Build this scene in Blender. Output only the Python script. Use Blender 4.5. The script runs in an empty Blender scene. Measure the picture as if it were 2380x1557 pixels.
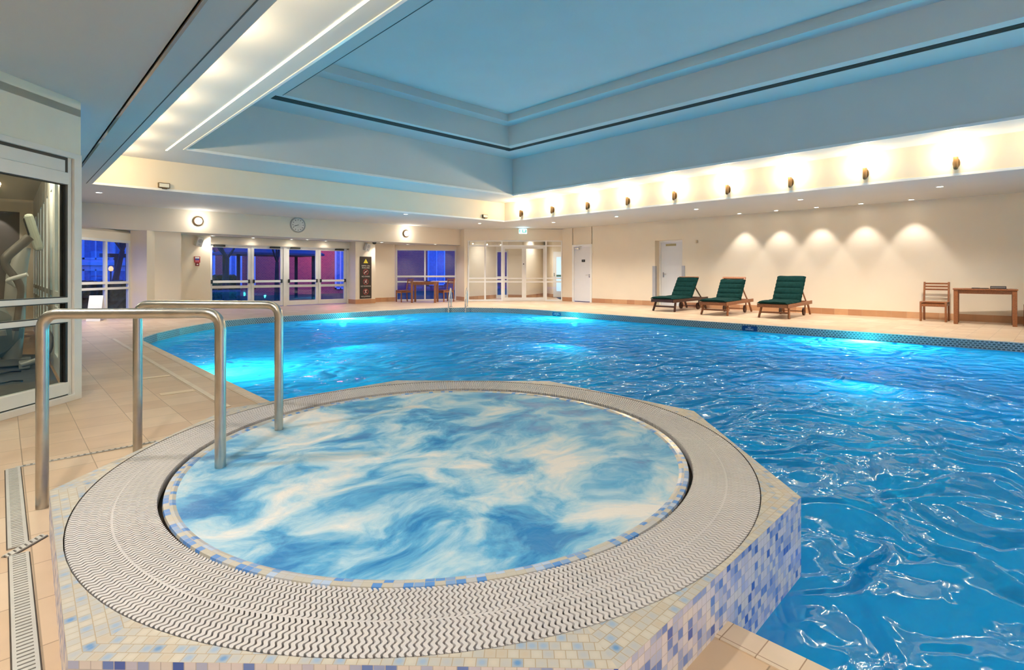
import bpy, math, random
from mathutils import Vector, Matrix, noise as mnoise
random.seed(7)
PI = math.pi
SC = bpy.context.scene
COL = SC.collection

# ------------------------------------------------------------------ camera
# world axes follow the room: +Y runs along the right-hand wall, +X along the far wall; metres
FPX, CX, HY, EYE = 1233.0, 1190.0, 635.0, 1.05
cam_d = bpy.data.cameras.new('camera')
cam_d.sensor_fit = 'HORIZONTAL'
cam_d.sensor_width = 36.0
cam_d.lens = 36.0 * FPX / 2380.0
cam_d.shift_x = 0.0
cam_d.shift_y = -(1557 / 2 - HY) / 2380.0
cam_d.clip_start = 0.02
cam_d.clip_end = 300
cam = bpy.data.objects.new('camera', cam_d)
COL.objects.link(cam)
cam.location = (0, 0, EYE)
cam.rotation_euler = (PI / 2, 0, math.radians(46.16 - 90))
SC.camera = cam

# ------------------------------------------------------------------ world, exposure, large lights
world = bpy.data.worlds.new('dusk')
SC.world = world
world.use_nodes = True
wn = world.node_tree
bg = wn.nodes['Background']
tc = wn.nodes.new('ShaderNodeTexCoord')
sp = wn.nodes.new('ShaderNodeSeparateXYZ')
rp = wn.nodes.new('ShaderNodeValToRGB')
wn.links.new(tc.outputs['Generated'], sp.inputs[0])
wn.links.new(sp.outputs['Z'], rp.inputs[0])
rp.color_ramp.elements[0].position = 0.0
rp.color_ramp.elements[0].color = (0.10, 0.22, 0.95, 1)
rp.color_ramp.elements[1].position = 0.6
rp.color_ramp.elements[1].color = (0.02, 0.08, 0.60, 1)
wn.links.new(rp.outputs[0], bg.inputs['Color'])
bg.inputs['Strength'].default_value = 1.9

SC.view_settings.view_transform = 'Standard'
SC.view_settings.look = 'None'
SC.view_settings.gamma = 1.0
SC.view_settings.use_curve_mapping = False
SC.view_settings.exposure = 0.82
cy = SC.cycles
cy.use_denoising = True
cy.max_bounces = 10
cy.diffuse_bounces = 6
cy.glossy_bounces = 4
cy.transmission_bounces = 6
cy.transparent_max_bounces = 12
cy.sample_clamp_indirect = 6.0
cy.sample_clamp_direct = 0.0
cy.caustics_reflective = False
cy.caustics_refractive = False

WARM = (1.0, 0.76, 0.46)
WARMW = (1.0, 0.92, 0.81)
COOLW = (0.30, 1.0, 0.98)
P_SCONCE, P_DOWN, P_WASH, P_POOL, P_UP = 16.0, 205.0, 46.0, 185.0, 16.0


def lamp(kind, name, loc, power, color, parent=None, rot=(0, 0, 0), **kw):
    d = bpy.data.lights.new(name, kind)
    d.energy = power
    d.color = color
    for k, v in kw.items():
        setattr(d, k, v)
    o = bpy.data.objects.new(name, d)
    COL.objects.link(o)
    o.location = loc
    o.rotation_euler = rot
    if parent is not None:
        o.parent = parent
    return o


# ------------------------------------------------------------------ materials
MATS = {}


def nodes(name):
    m = bpy.data.materials.new(name)
    m.use_nodes = True
    nt = m.node_tree
    return m, nt, nt.nodes['Principled BSDF'], nt.nodes['Material Output']


def N(nt, kind, **kw):
    n = nt.nodes.new(kind)
    for k, v in kw.items():
        if k.startswith('i_'):
            n.inputs[k[2:].replace('_', ' ')].default_value = v
        else:
            setattr(n, k, v)
    return n


def plain(name, col, rough=0.5, metal=0.0, var=0.06, scale=6.0, bump=0.0, bscale=60.0, spec=0.5):
    """procedural base: colour with a little large-scale variation and an optional fine bump"""
    if name in MATS:
        return MATS[name]
    m, nt, b, out = nodes(name)
    b.inputs['Roughness'].default_value = rough
    b.inputs['Metallic'].default_value = metal
    b.inputs['Specular IOR Level'].default_value = spec
    g = N(nt, 'ShaderNodeNewGeometry')
    t = N(nt, 'ShaderNodeTexNoise')
    t.inputs['Scale'].default_value = scale
    t.inputs['Detail'].default_value = 3
    nt.links.new(g.outputs['Position'], t.inputs['Vector'])
    r = N(nt, 'ShaderNodeValToRGB')
    r.color_ramp.elements[0].position = 0.3
    r.color_ramp.elements[1].position = 0.7
    r.color_ramp.elements[0].color = tuple(c * (1 - var) for c in col) + (1,)
    r.color_ramp.elements[1].color = tuple(min(1, c * (1 + var)) for c in col) + (1,)
    nt.links.new(t.outputs['Fac'], r.inputs[0])
    nt.links.new(r.outputs[0], b.inputs['Base Color'])
    if bump:
        t2 = N(nt, 'ShaderNodeTexNoise')
        t2.inputs['Scale'].default_value = bscale
        nt.links.new(g.outputs['Position'], t2.inputs['Vector'])
        bp = N(nt, 'ShaderNodeBump')
        bp.inputs['Strength'].default_value = bump
        bp.inputs['Distance'].default_value = 0.01
        nt.links.new(t2.outputs['Fac'], bp.inputs['Height'])
        nt.links.new(bp.outputs[0], b.inputs['Normal'])
    MATS[name] = m
    return m


def emis(name, col, strength):
    if name in MATS:
        return MATS[name]
    m, nt, b, out = nodes(name)
    b.inputs['Base Color'].default_value = (*col, 1)
    b.inputs['Emission Color'].default_value = (*col, 1)
    b.inputs['Emission Strength'].default_value = strength
    MATS[name] = m
    return m


def wood(name, c1, c2, scale=9.0, rough=0.45):
    if name in MATS:
        return MATS[name]
    m, nt, b, out = nodes(name)
    t = N(nt, 'ShaderNodeTexCoord')
    mp = N(nt, 'ShaderNodeMapping')
    mp.inputs['Scale'].default_value = (1.2, 6, 6)
    w = N(nt, 'ShaderNodeTexNoise')
    w.inputs['Scale'].default_value = scale
    w.inputs['Detail'].default_value = 5
    w.inputs['Distortion'].default_value = 1.2
    r = N(nt, 'ShaderNodeValToRGB')
    r.color_ramp.elements[0].position = 0.3
    r.color_ramp.elements[1].position = 0.7
    r.color_ramp.elements[0].color = (*c1, 1)
    r.color_ramp.elements[1].color = (*c2, 1)
    nt.links.new(t.outputs['Object'], mp.inputs[0])
    nt.links.new(mp.outputs[0], w.inputs['Vector'])
    nt.links.new(w.outputs['Fac'], r.inputs[0])
    nt.links.new(r.outputs[0], b.inputs['Base Color'])
    b.inputs['Roughness'].default_value = rough
    MATS[name] = m
    return m


def schlick(nt, f0, f1, normal=None):
    lw = N(nt, 'ShaderNodeLayerWeight')
    if normal is not None:
        nt.links.new(normal, lw.inputs['Normal'])
    pw = N(nt, 'ShaderNodeMath', operation='POWER')
    pw.inputs[1].default_value = 5.0
    ma = N(nt, 'ShaderNodeMath', operation='MULTIPLY_ADD')
    ma.inputs[1].default_value = f1
    ma.inputs[2].default_value = f0
    nt.links.new(lw.outputs['Facing'], pw.inputs[0])
    nt.links.new(pw.outputs[0], ma.inputs[0])
    return ma.outputs[0]


def glass(name, tint=(0.92, 0.96, 1.0), gloss=1.0):
    """window pane: see-through with a Fresnel reflection"""
    if name in MATS:
        return MATS[name]
    m, nt, b, out = nodes(name)
    nt.nodes.remove(b)
    tr = N(nt, 'ShaderNodeBsdfTransparent')
    tr.inputs[0].default_value = (*tint, 1)
    gl = N(nt, 'ShaderNodeBsdfGlossy')
    gl.inputs['Roughness'].default_value = 0.01
    mx = N(nt, 'ShaderNodeMixShader')
    nt.links.new(schlick(nt, 0.035 * gloss, 0.8 * gloss), mx.inputs[0])
    nt.links.new(tr.outputs[0], mx.inputs[1])
    nt.links.new(gl.outputs[0], mx.inputs[2])
    nt.links.new(mx.outputs[0], out.inputs[0])
    MATS[name] = m
    return m


def tiles(name, pitch, joint, stops, joint_col, rough=0.4, use_uv=False, var_scale=0.0, offset=(0, 0), bump=0.3,
          aspect=1.0, spot=0.0, stagger=0.0):
    """square tiles on world XY (or on the UV map in metres); every tile takes one of the colours in stops"""
    if name in MATS:
        return MATS[name]
    m, nt, b, out = nodes(name)
    L = nt.links.new
    if use_uv:
        src = N(nt, 'ShaderNodeUVMap').outputs[0]
    else:
        src = N(nt, 'ShaderNodeNewGeometry').outputs['Position']
    sc = N(nt, 'ShaderNodeVectorMath', operation='MULTIPLY')
    sc.inputs[1].default_value = (1 / pitch, 1 / (pitch * aspect), 0)
    ad = N(nt, 'ShaderNodeVectorMath', operation='ADD')
    ad.inputs[1].default_value = (offset[0], offset[1], 0)
    L(src, sc.inputs[0])
    L(sc.outputs[0], ad.inputs[0])
    base = ad.outputs[0]
    if stagger:
        sx0 = N(nt, 'ShaderNodeSeparateXYZ')
        L(base, sx0.inputs[0])
        fl0 = N(nt, 'ShaderNodeMath', operation='FLOOR')
        L(sx0.outputs['Y'], fl0.inputs[0])
        m0 = N(nt, 'ShaderNodeMath', operation='MULTIPLY')
        m0.inputs[1].default_value = stagger
        L(fl0.outputs[0], m0.inputs[0])
        a0 = N(nt, 'ShaderNodeMath', operation='ADD')
        L(sx0.outputs['X'], a0.inputs[0])
        L(m0.outputs[0], a0.inputs[1])
        cb = N(nt, 'ShaderNodeCombineXYZ')
        L(a0.outputs[0], cb.inputs['X'])
        L(sx0.outputs['Y'], cb.inputs['Y'])
        base = cb.outputs[0]
    fl = N(nt, 'ShaderNodeVectorMath', operation='FLOOR')
    fr = N(nt, 'ShaderNodeVectorMath', operation='FRACTION')
    L(base, fl.inputs[0])
    L(base, fr.inputs[0])
    wn_ = N(nt, 'ShaderNodeTexWhiteNoise', noise_dimensions='2D')
    L(fl.outputs[0], wn_.inputs['Vector'])
    rp_ = N(nt, 'ShaderNodeValToRGB')
    rp_.color_ramp.interpolation = 'CONSTANT'
    els = rp_.color_ramp.elements
    while len(els) < len(stops):
        els.new(0.5)
    for e, (p, c) in zip(els, stops):
        e.position = p
        e.color = (*c, 1)
    L(wn_.outputs['Value'], rp_.inputs[0])
    col = rp_.outputs[0]
    if spot:
        # worn glaze: a darker patch in the middle of some tiles
        dv = N(nt, 'ShaderNodeVectorMath', operation='DISTANCE')
        dv.inputs[1].default_value = (0.5, 0.5, 0)
        L(fr.outputs[0], dv.inputs[0])
        mr = N(nt, 'ShaderNodeMapRange')
        mr.inputs[1].default_value = 0.15
        mr.inputs[2].default_value = 0.42
        mr.inputs[3].default_value = 0.0
        mr.inputs[4].default_value = spot
        L(dv.outputs['Value'], mr.inputs[0])
        mxs = N(nt, 'ShaderNodeMixRGB')
        mxs.inputs[2].default_value = (0.43, 0.41, 0.36, 1)
        L(mr.outputs[0], mxs.inputs[0])
        L(col, mxs.inputs[1])
        col = mxs.outputs[0]
    if var_scale:
        nz = N(nt, 'ShaderNodeTexNoise')
        nz.inputs['Scale'].default_value = var_scale
        nz.inputs['Detail'].default_value = 6
        L(src, nz.inputs['Vector'])
        hv = N(nt, 'ShaderNodeMapRange')
        hv.inputs[3].default_value = 0.86
        hv.inputs[4].default_value = 1.14
        L(nz.outputs['Fac'], hv.inputs[0])
        mm = N(nt, 'ShaderNodeVectorMath', operation='SCALE')
        L(col, mm.inputs[0])
        L(hv.outputs[0], mm.inputs['Scale'])
        col = mm.outputs[0]
    sx = N(nt, 'ShaderNodeSeparateXYZ')
    L(fr.outputs[0], sx.inputs[0])
    fac = None
    for ax in ('X', 'Y'):
        a = N(nt, 'ShaderNodeMath', operation='SUBTRACT')
        a.inputs[1].default_value = 0.5
        L(sx.outputs[ax], a.inputs[0])
        c = N(nt, 'ShaderNodeMath', operation='ABSOLUTE')
        L(a.outputs[0], c.inputs[0])
        fac = c.outputs[0] if fac is None else (lambda p, q: (L(p, q.inputs[0]), L(c.outputs[0], q.inputs[1]), q.outputs[0])[2])(
            fac, N(nt, 'ShaderNodeMath', operation='MAXIMUM'))
    gt = N(nt, 'ShaderNodeMapRange')
    gt.inputs[1].default_value = 0.5 - joint / pitch / 2 - 0.004
    gt.inputs[2].default_value = 0.5 - joint / pitch / 2 + 0.004
    L(fac, gt.inputs[0])
    mx = N(nt, 'ShaderNodeMixRGB')
    mx.inputs[2].default_value = (*joint_col, 1)
    L(gt.outputs[0], mx.inputs[0])
    L(col, mx.inputs[1])
    L(mx.outputs[0], b.inputs['Base Color'])
    b.inputs['Roughness'].default_value = rough
    if bump:
        iv = N(nt, 'ShaderNodeMath', operation='SUBTRACT')
        iv.inputs[0].default_value = 1.0
        L(gt.outputs[0], iv.inputs[1])
        bp = N(nt, 'ShaderNodeBump')
        bp.inputs['Strength'].default_value = bump
        bp.inputs['Distance'].default_value = 0.003
        L(iv.outputs[0], bp.inputs['Height'])
        L(bp.outputs[0], b.inputs['Normal'])
    MATS[name] = m
    return m


def pool_water_mat():
    m, nt, b, out = nodes('pool_water')
    nt.nodes.remove(b)
    L = nt.links.new
    g = N(nt, 'ShaderNodeNewGeometry')
    mp = N(nt, 'ShaderNodeMapping')
    mp.inputs['Rotation'].default_value = (0, 0, math.radians(30))
    mp.inputs['Scale'].default_value = (1.0, 1.45, 1.0)
    L(g.outputs['Position'], mp.inputs[0])
    n1 = N(nt, 'ShaderNodeTexNoise')
    n1.inputs['Scale'].default_value = 1.7
    n1.inputs['Detail'].default_value = 1.4
    n1.inputs['Roughness'].default_value = 0.45
    n1.inputs['Distortion'].default_value = 1.2
    L(mp.outputs[0], n1.inputs['Vector'])
    n2 = N(nt, 'ShaderNodeTexNoise')
    n2.inputs['Scale'].default_value = 5.5
    n2.inputs['Detail'].default_value = 1.5
    n2.inputs['Distortion'].default_value = 0.6
    L(mp.outputs[0], n2.inputs['Vector'])
    m2 = N(nt, 'ShaderNodeMath', operation='MULTIPLY')
    m2.inputs[1].default_value = 0.13
    L(n2.outputs['Fac'], m2.inputs[0])
    ad = N(nt, 'ShaderNodeMath', operation='ADD')
    L(n1.outputs['Fac'], ad.inputs[0])
    L(m2.outputs[0], ad.inputs[1])
    bp = N(nt, 'ShaderNodeBump')
    bp.inputs['Strength'].default_value = 1.0
    bp.inputs['Distance'].default_value = 0.17
    L(ad.outputs[0], bp.inputs['Height'])
    tr = N(nt, 'ShaderNodeBsdfTransparent')
    tr.inputs[0].default_value = (0.06, 0.82, 0.96, 1)
    gl = N(nt, 'ShaderNodeBsdfGlossy')
    gl.inputs[0].default_value = (0.78, 0.94, 1.0, 1)
    gl.inputs['Roughness'].default_value = 0.015
    L(bp.outputs[0], gl.inputs['Normal'])
    df = N(nt, 'ShaderNodeBsdfDiffuse')
    df.inputs[0].default_value = (0.0, 0.35, 0.68, 1)
    L(bp.outputs[0], df.inputs['Normal'])
    cloudy = N(nt, 'ShaderNodeMixShader')
    cloudy.inputs[0].default_value = 0.84
    tl = N(nt, 'ShaderNodeBsdfTranslucent')
    tl.inputs[0].default_value = (0.06, 0.60, 0.82, 1)
    L(bp.outputs[0], tl.inputs['Normal'])
    glow = N(nt, 'ShaderNodeMixShader')
    glow.inputs[0].default_value = 0.5
    L(df.outputs[0], glow.inputs[1])
    L(tl.outputs[0], glow.inputs[2])
    L(tr.outputs[0], cloudy.inputs[1])
    L(glow.outputs[0], cloudy.inputs[2])
    mx = N(nt, 'ShaderNodeMixShader')
    L(schlick(nt, 0.11, 0.20, bp.outputs[0]), mx.inputs[0])
    L(cloudy.outputs[0], mx.inputs[1])
    L(gl.outputs[0], mx.inputs[2])
    L(mx.outputs[0], out.inputs[0])
    return m


def foam_mat():
    m, nt, b, out = nodes('bubbling_water')
    L = nt.links.new
    g = N(nt, 'ShaderNodeNewGeometry')
    mp = N(nt, 'ShaderNodeMapping')
    mp.inputs['Location'].default_value = (3.1, 1.7, 0)
    mp.inputs['Rotation'].default_value = (0, 0, math.radians(38))
    mp.inputs['Scale'].default_value = (0.9, 1.2, 1.0)
    L(g.outputs['Position'], mp.inputs[0])
    w = N(nt, 'ShaderNodeTexNoise')
    w.inputs['Scale'].default_value = 1.7
    w.inputs['Detail'].default_value = 3
    L(mp.outputs[0], w.inputs['Vector'])
    off = N(nt, 'ShaderNodeVectorMath', operation='MULTIPLY_ADD')
    off.inputs[1].default_value = (0.5, 0.5, 0.0)
    L(w.outputs['Color'], off.inputs[0])
    L(mp.outputs[0], off.inputs[2])
    n1 = N(nt, 'ShaderNodeTexNoise')
    n1.inputs['Scale'].default_value = 2.7
    n1.inputs['Detail'].default_value = 9
    n1.inputs['Roughness'].default_value = 0.62
    n1.inputs['Distortion'].default_value = 0.35
    L(off.outputs[0], n1.inputs['Vector'])
    r = N(nt, 'ShaderNodeValToRGB')
    e = r.color_ramp.elements
    e[0].position = 0.40
    e[0].color = (0.018, 0.18, 0.46, 1)
    e[1].position = 0.655
    e[1].color = (0.68, 0.67, 0.66, 1)
    x = e.new(0.468)
    x.color = (0.09, 0.34, 0.60, 1)
    x = e.new(0.545)
    x.color = (0.33, 0.53, 0.67, 1)
    L(n1.outputs['Fac'], r.inputs[0])
    L(r.outputs[0], b.inputs['Base Color'])
    rr = N(nt, 'ShaderNodeMapRange')
    rr.inputs[1].default_value = 0.4
    rr.inputs[2].default_value = 0.65
    rr.inputs[3].default_value = 0.36
    rr.inputs[4].default_value = 0.7
    L(n1.outputs['Fac'], rr.inputs[0])
    L(rr.outputs[0], b.inputs['Roughness'])
    n3 = N(nt, 'ShaderNodeTexNoise')
    n3.inputs['Scale'].default_value = 22
    n3.inputs['Detail'].default_value = 3
    L(off.outputs[0], n3.inputs['Vector'])
    bp = N(nt, 'ShaderNodeBump')
    bp.inputs['Strength'].default_value = 0.35
    bp.inputs['Distance'].default_value = 0.01
    L(n3.outputs['Fac'], bp.inputs['Height'])
    L(bp.outputs[0], b.inputs['Normal'])
    b.inputs['Specular IOR Level'].default_value = 0.35
    return m


def brick_mat(name, c1, c2, mortar):
    if name in MATS:
        return MATS[name]
    m, nt, b, out = nodes(name)
    L = nt.links.new
    g = N(nt, 'ShaderNodeNewGeometry')
    s = N(nt, 'ShaderNodeSeparateXYZ')
    c = N(nt, 'ShaderNodeCombineXYZ')
    L(g.outputs['Position'], s.inputs[0])
    L(s.outputs['X'], c.inputs['X'])
    L(s.outputs['Z'], c.inputs['Y'])
    t = N(nt, 'ShaderNodeTexBrick')
    t.inputs['Color1'].default_value = (*c1, 1)
    t.inputs['Color2'].default_value = (*c2, 1)
    t.inputs['Mortar'].default_value = (*mortar, 1)
    t.inputs['Scale'].default_value = 4.0
    L(c.outputs[0], t.inputs['Vector'])
    L(t.outputs['Color'], b.inputs['Base Color'])
    b.inputs['Roughness'].default_value = 0.85
    MATS[name] = m
    return m


M_WALL = plain('cream_paint', (0.80, 0.70, 0.55), 0.75, var=0.02, scale=1.5, bump=0.05)
M_CEIL = plain('white_ceiling_paint', (0.60, 0.61, 0.59), 0.8, var=0.02, scale=1.0)
M_WHITE = plain('white_gloss_paint', (0.82, 0.82, 0.80), 0.35, var=0.02)
M_ALU = plain('white_aluminium', (0.74, 0.72, 0.68), 0.4, var=0.03)
M_STEEL = plain('brushed_steel', (0.52, 0.50, 0.46), 0.28, 1.0, var=0.08, scale=14, bump=0.04, bscale=180)
M_CHROME = plain('chrome', (0.75, 0.75, 0.75), 0.12, 1.0, var=0.02)
M_BRONZE = plain('antique_bronze', (0.13, 0.075, 0.03), 0.45, 0.35, var=0.15)
M_BLACK = plain('black_plastic', (0.012, 0.012, 0.014), 0.45, var=0.1)
M_RUBBER = plain('dark_rubber', (0.03, 0.03, 0.03), 0.7, var=0.1)
M_GREY = plain('grey_plastic', (0.42, 0.42, 0.42), 0.4, var=0.04)
M_TEAK = wood('teak', (0.19, 0.06, 0.018), (0.33, 0.12, 0.04))
M_TEAKD = wood('dark_teak', (0.035, 0.010, 0.005), (0.075, 0.022, 0.010))
M_GREEN = plain('dark_green_canvas', (0.004, 0.027, 0.024), 0.85, var=0.25, scale=18, bump=0.3, bscale=120, spec=0.08)
M_GLASS = glass('window_glass')
M_GLASSG = glass('gym_glass', (0.90, 0.95, 0.92), 0.8)
M_MORT = (0.36, 0.33, 0.28)
M_FLOOR = tiles('deck_tile', 0.29, 0.004, [(0, (0.53, 0.38, 0.255)), (0.3, (0.56, 0.41, 0.28)), (0.6, (0.51, 0.36, 0.24)), (0.8, (0.58, 0.44, 0.31))],
                (0.28, 0.20, 0.13), 0.42, offset=(-0.275, 0.12), var_scale=5.0, bump=0.15)
M_COPE = tiles('coping_tile', 0.10, 0.003, [(0, (0.60, 0.48, 0.36)), (0.5, (0.64, 0.52, 0.40))], (0.30, 0.20, 0.13), 0.45,
               offset=(0.06, 0.16), var_scale=9.0, bump=0.2)
M_SKIRT = tiles('skirting_tile', 0.30, 0.004, [(0, (0.52, 0.28, 0.14)), (0.4, (0.60, 0.34, 0.18)), (0.75, (0.48, 0.24, 0.12))], (0.5, 0.36, 0.25), 0.35,
                use_uv=True, var_scale=7, bump=0.1)
TOPS = [(0, (0.48, 0.46, 0.41)), (0.22, (0.41, 0.41, 0.40)), (0.42, (0.50, 0.46, 0.39)), (0.56, (0.37, 0.39, 0.42)), (0.72, (0.25, 0.35, 0.50)), (0.87, (0.44, 0.38, 0.30)), (0.96, (0.10, 0.24, 0.47))]
SIDES = [(0, (0.66, 0.64, 0.72)), (0.25, (0.52, 0.54, 0.72)), (0.42, (0.30, 0.38, 0.68)), (0.60, (0.68, 0.66, 0.68)), (0.74, (0.14, 0.24, 0.62)), (0.86, (0.42, 0.48, 0.72)), (0.95, (0.06, 0.13, 0.50))]
LIPS = [(0, (0.48, 0.45, 0.39)), (0.35, (0.20, 0.33, 0.58)), (0.55, (0.46, 0.46, 0.47)), (0.75, (0.10, 0.25, 0.60)), (0.88, (0.40, 0.50, 0.68))]
M_TOPT = tiles('mosaic_top', 0.0275, 0.0022, TOPS, (0.36, 0.29, 0.20), 0.35, use_uv=True, spot=0.55, stagger=0.37)
M_SIDET = tiles('mosaic_side', 0.0275, 0.0022, SIDES, (0.48, 0.46, 0.50), 0.25, use_uv=True)
M_LIPT = tiles('mosaic_lip', 0.03, 0.002, LIPS, (0.45, 0.42, 0.36), 0.2, use_uv=True)
M_BAND = tiles('grip_tile', 0.055, 0.022, [(0, (0.05, 0.07, 0.065)), (0.5, (0.09, 0.11, 0.10))], (0.36, 0.40, 0.37), 0.35, use_uv=True, aspect=0.62, stagger=0.5, bump=0.4)
M_BASIN = tiles('basin_tile', 0.15, 0.006, [(0, (0.02, 0.33, 0.66)), (0.5, (0.03, 0.36, 0.68)), (0.8, (0.015, 0.30, 0.62))], (0.03, 0.34, 0.62), 0.85, use_uv=True, bump=0)
M_BASIN.node_tree.nodes['Principled BSDF'].inputs['Specular IOR Level'].default_value = 0.1
M_GRATE = plain('white_grating', (0.53, 0.51, 0.52), 0.4, var=0.05, scale=3)
M_CHAN = plain('dark_channel', (0.045, 0.03, 0.02), 0.6, var=0.3, scale=20)
M_BRICK = brick_mat('red_brick', (0.55, 0.10, 0.09), (0.42, 0.07, 0.08), (0.40, 0.25, 0.22))
M_TRUNK = plain('bark', (0.03, 0.03, 0.04), 0.9, var=0.3)
M_GRASS = plain('lawn', (0.05, 0.09, 0.04), 0.9, var=0.4, scale=3)


# ------------------------------------------------------------------ mesh builder
class MB:
    def __init__(self):
        self.v, self.f, self.uv = [], [], []

    def add(self, verts, faces, uvs=None):
        o = len(self.v)
        self.v += [tuple(p) for p in verts]
        for i, fc in enumerate(faces):
            self.f.append(tuple(o + k for k in fc))
            self.uv.append(uvs[i] if uvs else None)

    def quad(self, a, b, c, d, uv=None):
        self.add([a, b, c, d], [(0, 1, 2, 3)], [uv] if uv else None)

    def poly(self, pts, uv=None):
        self.add(pts, [tuple(range(len(pts)))], [uv] if uv else None)

    def box(self, lo, hi, mtx=None):
        x0, y0, z0 = lo
        x1, y1, z1 = hi
        vs = [(x0, y0, z0), (x1, y0, z0), (x1, y1, z0), (x0, y1, z0), (x0, y0, z1), (x1, y0, z1), (x1, y1, z1), (x0, y1, z1)]
        if mtx is not None:
            vs = [mtx @ Vector(p) for p in vs]
        self.add(vs, [(0, 3, 2, 1), (4, 5, 6, 7), (0, 1, 5, 4), (1, 2, 6, 5), (2, 3, 7, 6), (3, 0, 4, 7)])

    def bar(self, p0, p1, w, h, up=(0, 0, 1)):
        """rectangular bar from p0 to p1, w across, h along up"""
        p0, p1 = Vector(p0), Vector(p1)
        d = (p1 - p0)
        ln = d.length
        d.normalize()
        s = d.cross(Vector(up))
        if s.length < 1e-5:
            s = d.cross(Vector((1, 0, 0)))
        s.normalize()
        u = s.cross(d)
        vs = []
        for p in (p0, p1):
            for a, b in ((-1, -1), (1, -1), (1, 1), (-1, 1)):
                vs.append(p + s * (a * w / 2) + u * (b * h / 2))
        self.add(vs, [(0, 1, 2, 3), (7, 6, 5, 4), (0, 4, 5, 1), (1, 5, 6, 2), (2, 6, 7, 3), (3, 7, 4, 0)])

    def prism(self, pts, z0, z1):
        n = len(pts)
        vs = [(p[0], p[1], z0) for p in pts] + [(p[0], p[1], z1) for p in pts]
        fs = [tuple(range(n - 1, -1, -1)), tuple(range(n, 2 * n))]
        fs += [(i, (i + 1) % n, n + (i + 1) % n, n + i) for i in range(n)]
        self.add(vs, fs)

    def cyl(self, p0, p1, r0, r1=None, seg=20, caps=True):
        r1 = r0 if r1 is None else r1
        self.tube([p0, p1], [r0, r1], seg, caps)

    def tube(self, path, rad, seg=12, caps=True):
        path = [Vector(p) for p in path]
        n = len(path)
        if not hasattr(rad, '__len__'):
            rad = [rad] * n
        t0 = (path[1] - path[0]).normalized()
        ref = Vector((0, 0, 1)) if abs(t0.z) < 0.9 else Vector((1, 0, 0))
        u = t0.cross(ref).normalized()
        vs, fs = [], []
        for i in range(n):
            t = ((path[min(i + 1, n - 1)] - path[max(i - 1, 0)])).normalized()
            u = (u - t * u.dot(t)).normalized()
            w = t.cross(u)
            for k in range(seg):
                a = 2 * PI * k / seg
                vs.append(path[i] + (u * math.cos(a) + w * math.sin(a)) * rad[i])
        for i in range(n - 1):
            for k in range(seg):
                a, b = i * seg + k, i * seg + (k + 1) % seg
                fs.append((a, b, b + seg, a + seg))
        if caps:
            fs.append(tuple(range(seg - 1, -1, -1)))
            fs.append(tuple((n - 1) * seg + k for k in range(seg)))
        self.add(vs, fs)

    def lathe(self, prof, seg=24, mtx=None, caps=True):
        vs, fs = [], []
        for r, z in prof:
            for k in range(seg):
                a = 2 * PI * k / seg
                p = Vector((r * math.cos(a), r * math.sin(a), z))
                vs.append(mtx @ p if mtx is not None else p)
        n = len(prof)
        for i in range(n - 1):
            for k in range(seg):
                a, b = i * seg + k, i * seg + (k + 1) % seg
                fs.append((a, b, b + seg, a + seg))
        if caps:
            fs.append(tuple(range(seg - 1, -1, -1)))
            fs.append(tuple((n - 1) * seg + k for k in range(seg)))
        self.add(vs, fs)

    def build(self, name, mat, parent=None, smooth=False, bevel=0.0, angle=40):
        me = bpy.data.meshes.new(name)
        me.from_pydata(self.v, [], self.f)
        if any(self.uv):
            ul = me.uv_layers.new(name='UVMap')
            k = 0
            for i, fc in enumerate(self.f):
                for j in range(len(fc)):
                    if self.uv[i]:
                        ul.data[k].uv = self.uv[i][j]
                    k += 1
        me.materials.append(mat)
        me.validate()
        if smooth:
            me.shade_smooth()
            me.set_sharp_from_angle(angle=math.radians(angle))
        o = bpy.data.objects.new(name, me)
        COL.objects.link(o)
        if parent is not None:
            o.parent = parent
        if bevel:
            b = o.modifiers.new('bevel', 'BEVEL')
            b.width = bevel
            b.segments = 2
            b.limit_method = 'ANGLE'
        return o


def tag(o, label=None, cat=None, group=None, kind=None):
    if label:
        o['label'] = label
    if cat:
        o['category'] = cat
    if group:
        o['group'] = group
    if kind:
        o['kind'] = kind
    return o


def thing(name, label, cat, loc=(0, 0, 0), rz=0.0, group=None):
    o = bpy.data.objects.new(name, None)
    o.empty_display_size = 0.1
    COL.objects.link(o)
    o.location = loc
    o.rotation_euler = (0, 0, rz)
    return tag(o, label, cat, group)


def struct(o, label, cat):
    return tag(o, label, cat, kind='structure')


def copy_tree(o, parent=None):
    c = o.copy()
    COL.objects.link(c)
    if parent is not None:
        c.parent = parent
    for ch in list(o.children):
        copy_tree(ch, c)
    return c


def place(o, loc, rz=None, label=None, group=None):
    o.location = loc
    if rz is not None:
        o.rotation_euler = (0, 0, rz)
    if label:
        o['label'] = label
    if group:
        o['group'] = group
    return o


def text(body, size, mat, parent, loc, rot, name='lettering', depth=0.0008, sx=1.0):
    c = bpy.data.curves.new(name, 'FONT')
    c.body = body
    c.size = size
    c.align_x = 'CENTER'
    c.align_y = 'CENTER'
    c.extrude = depth
    c.materials.append(mat)
    tmp = bpy.data.objects.new(name, c)
    me = bpy.data.meshes.new_from_object(tmp)
    bpy.data.objects.remove(tmp)
    o = bpy.data.objects.new(name, me)
    COL.objects.link(o)
    o.parent = parent
    o.location = loc
    o.rotation_euler = rot
    o.scale = (sx, 1, 1)
    return o


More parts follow.
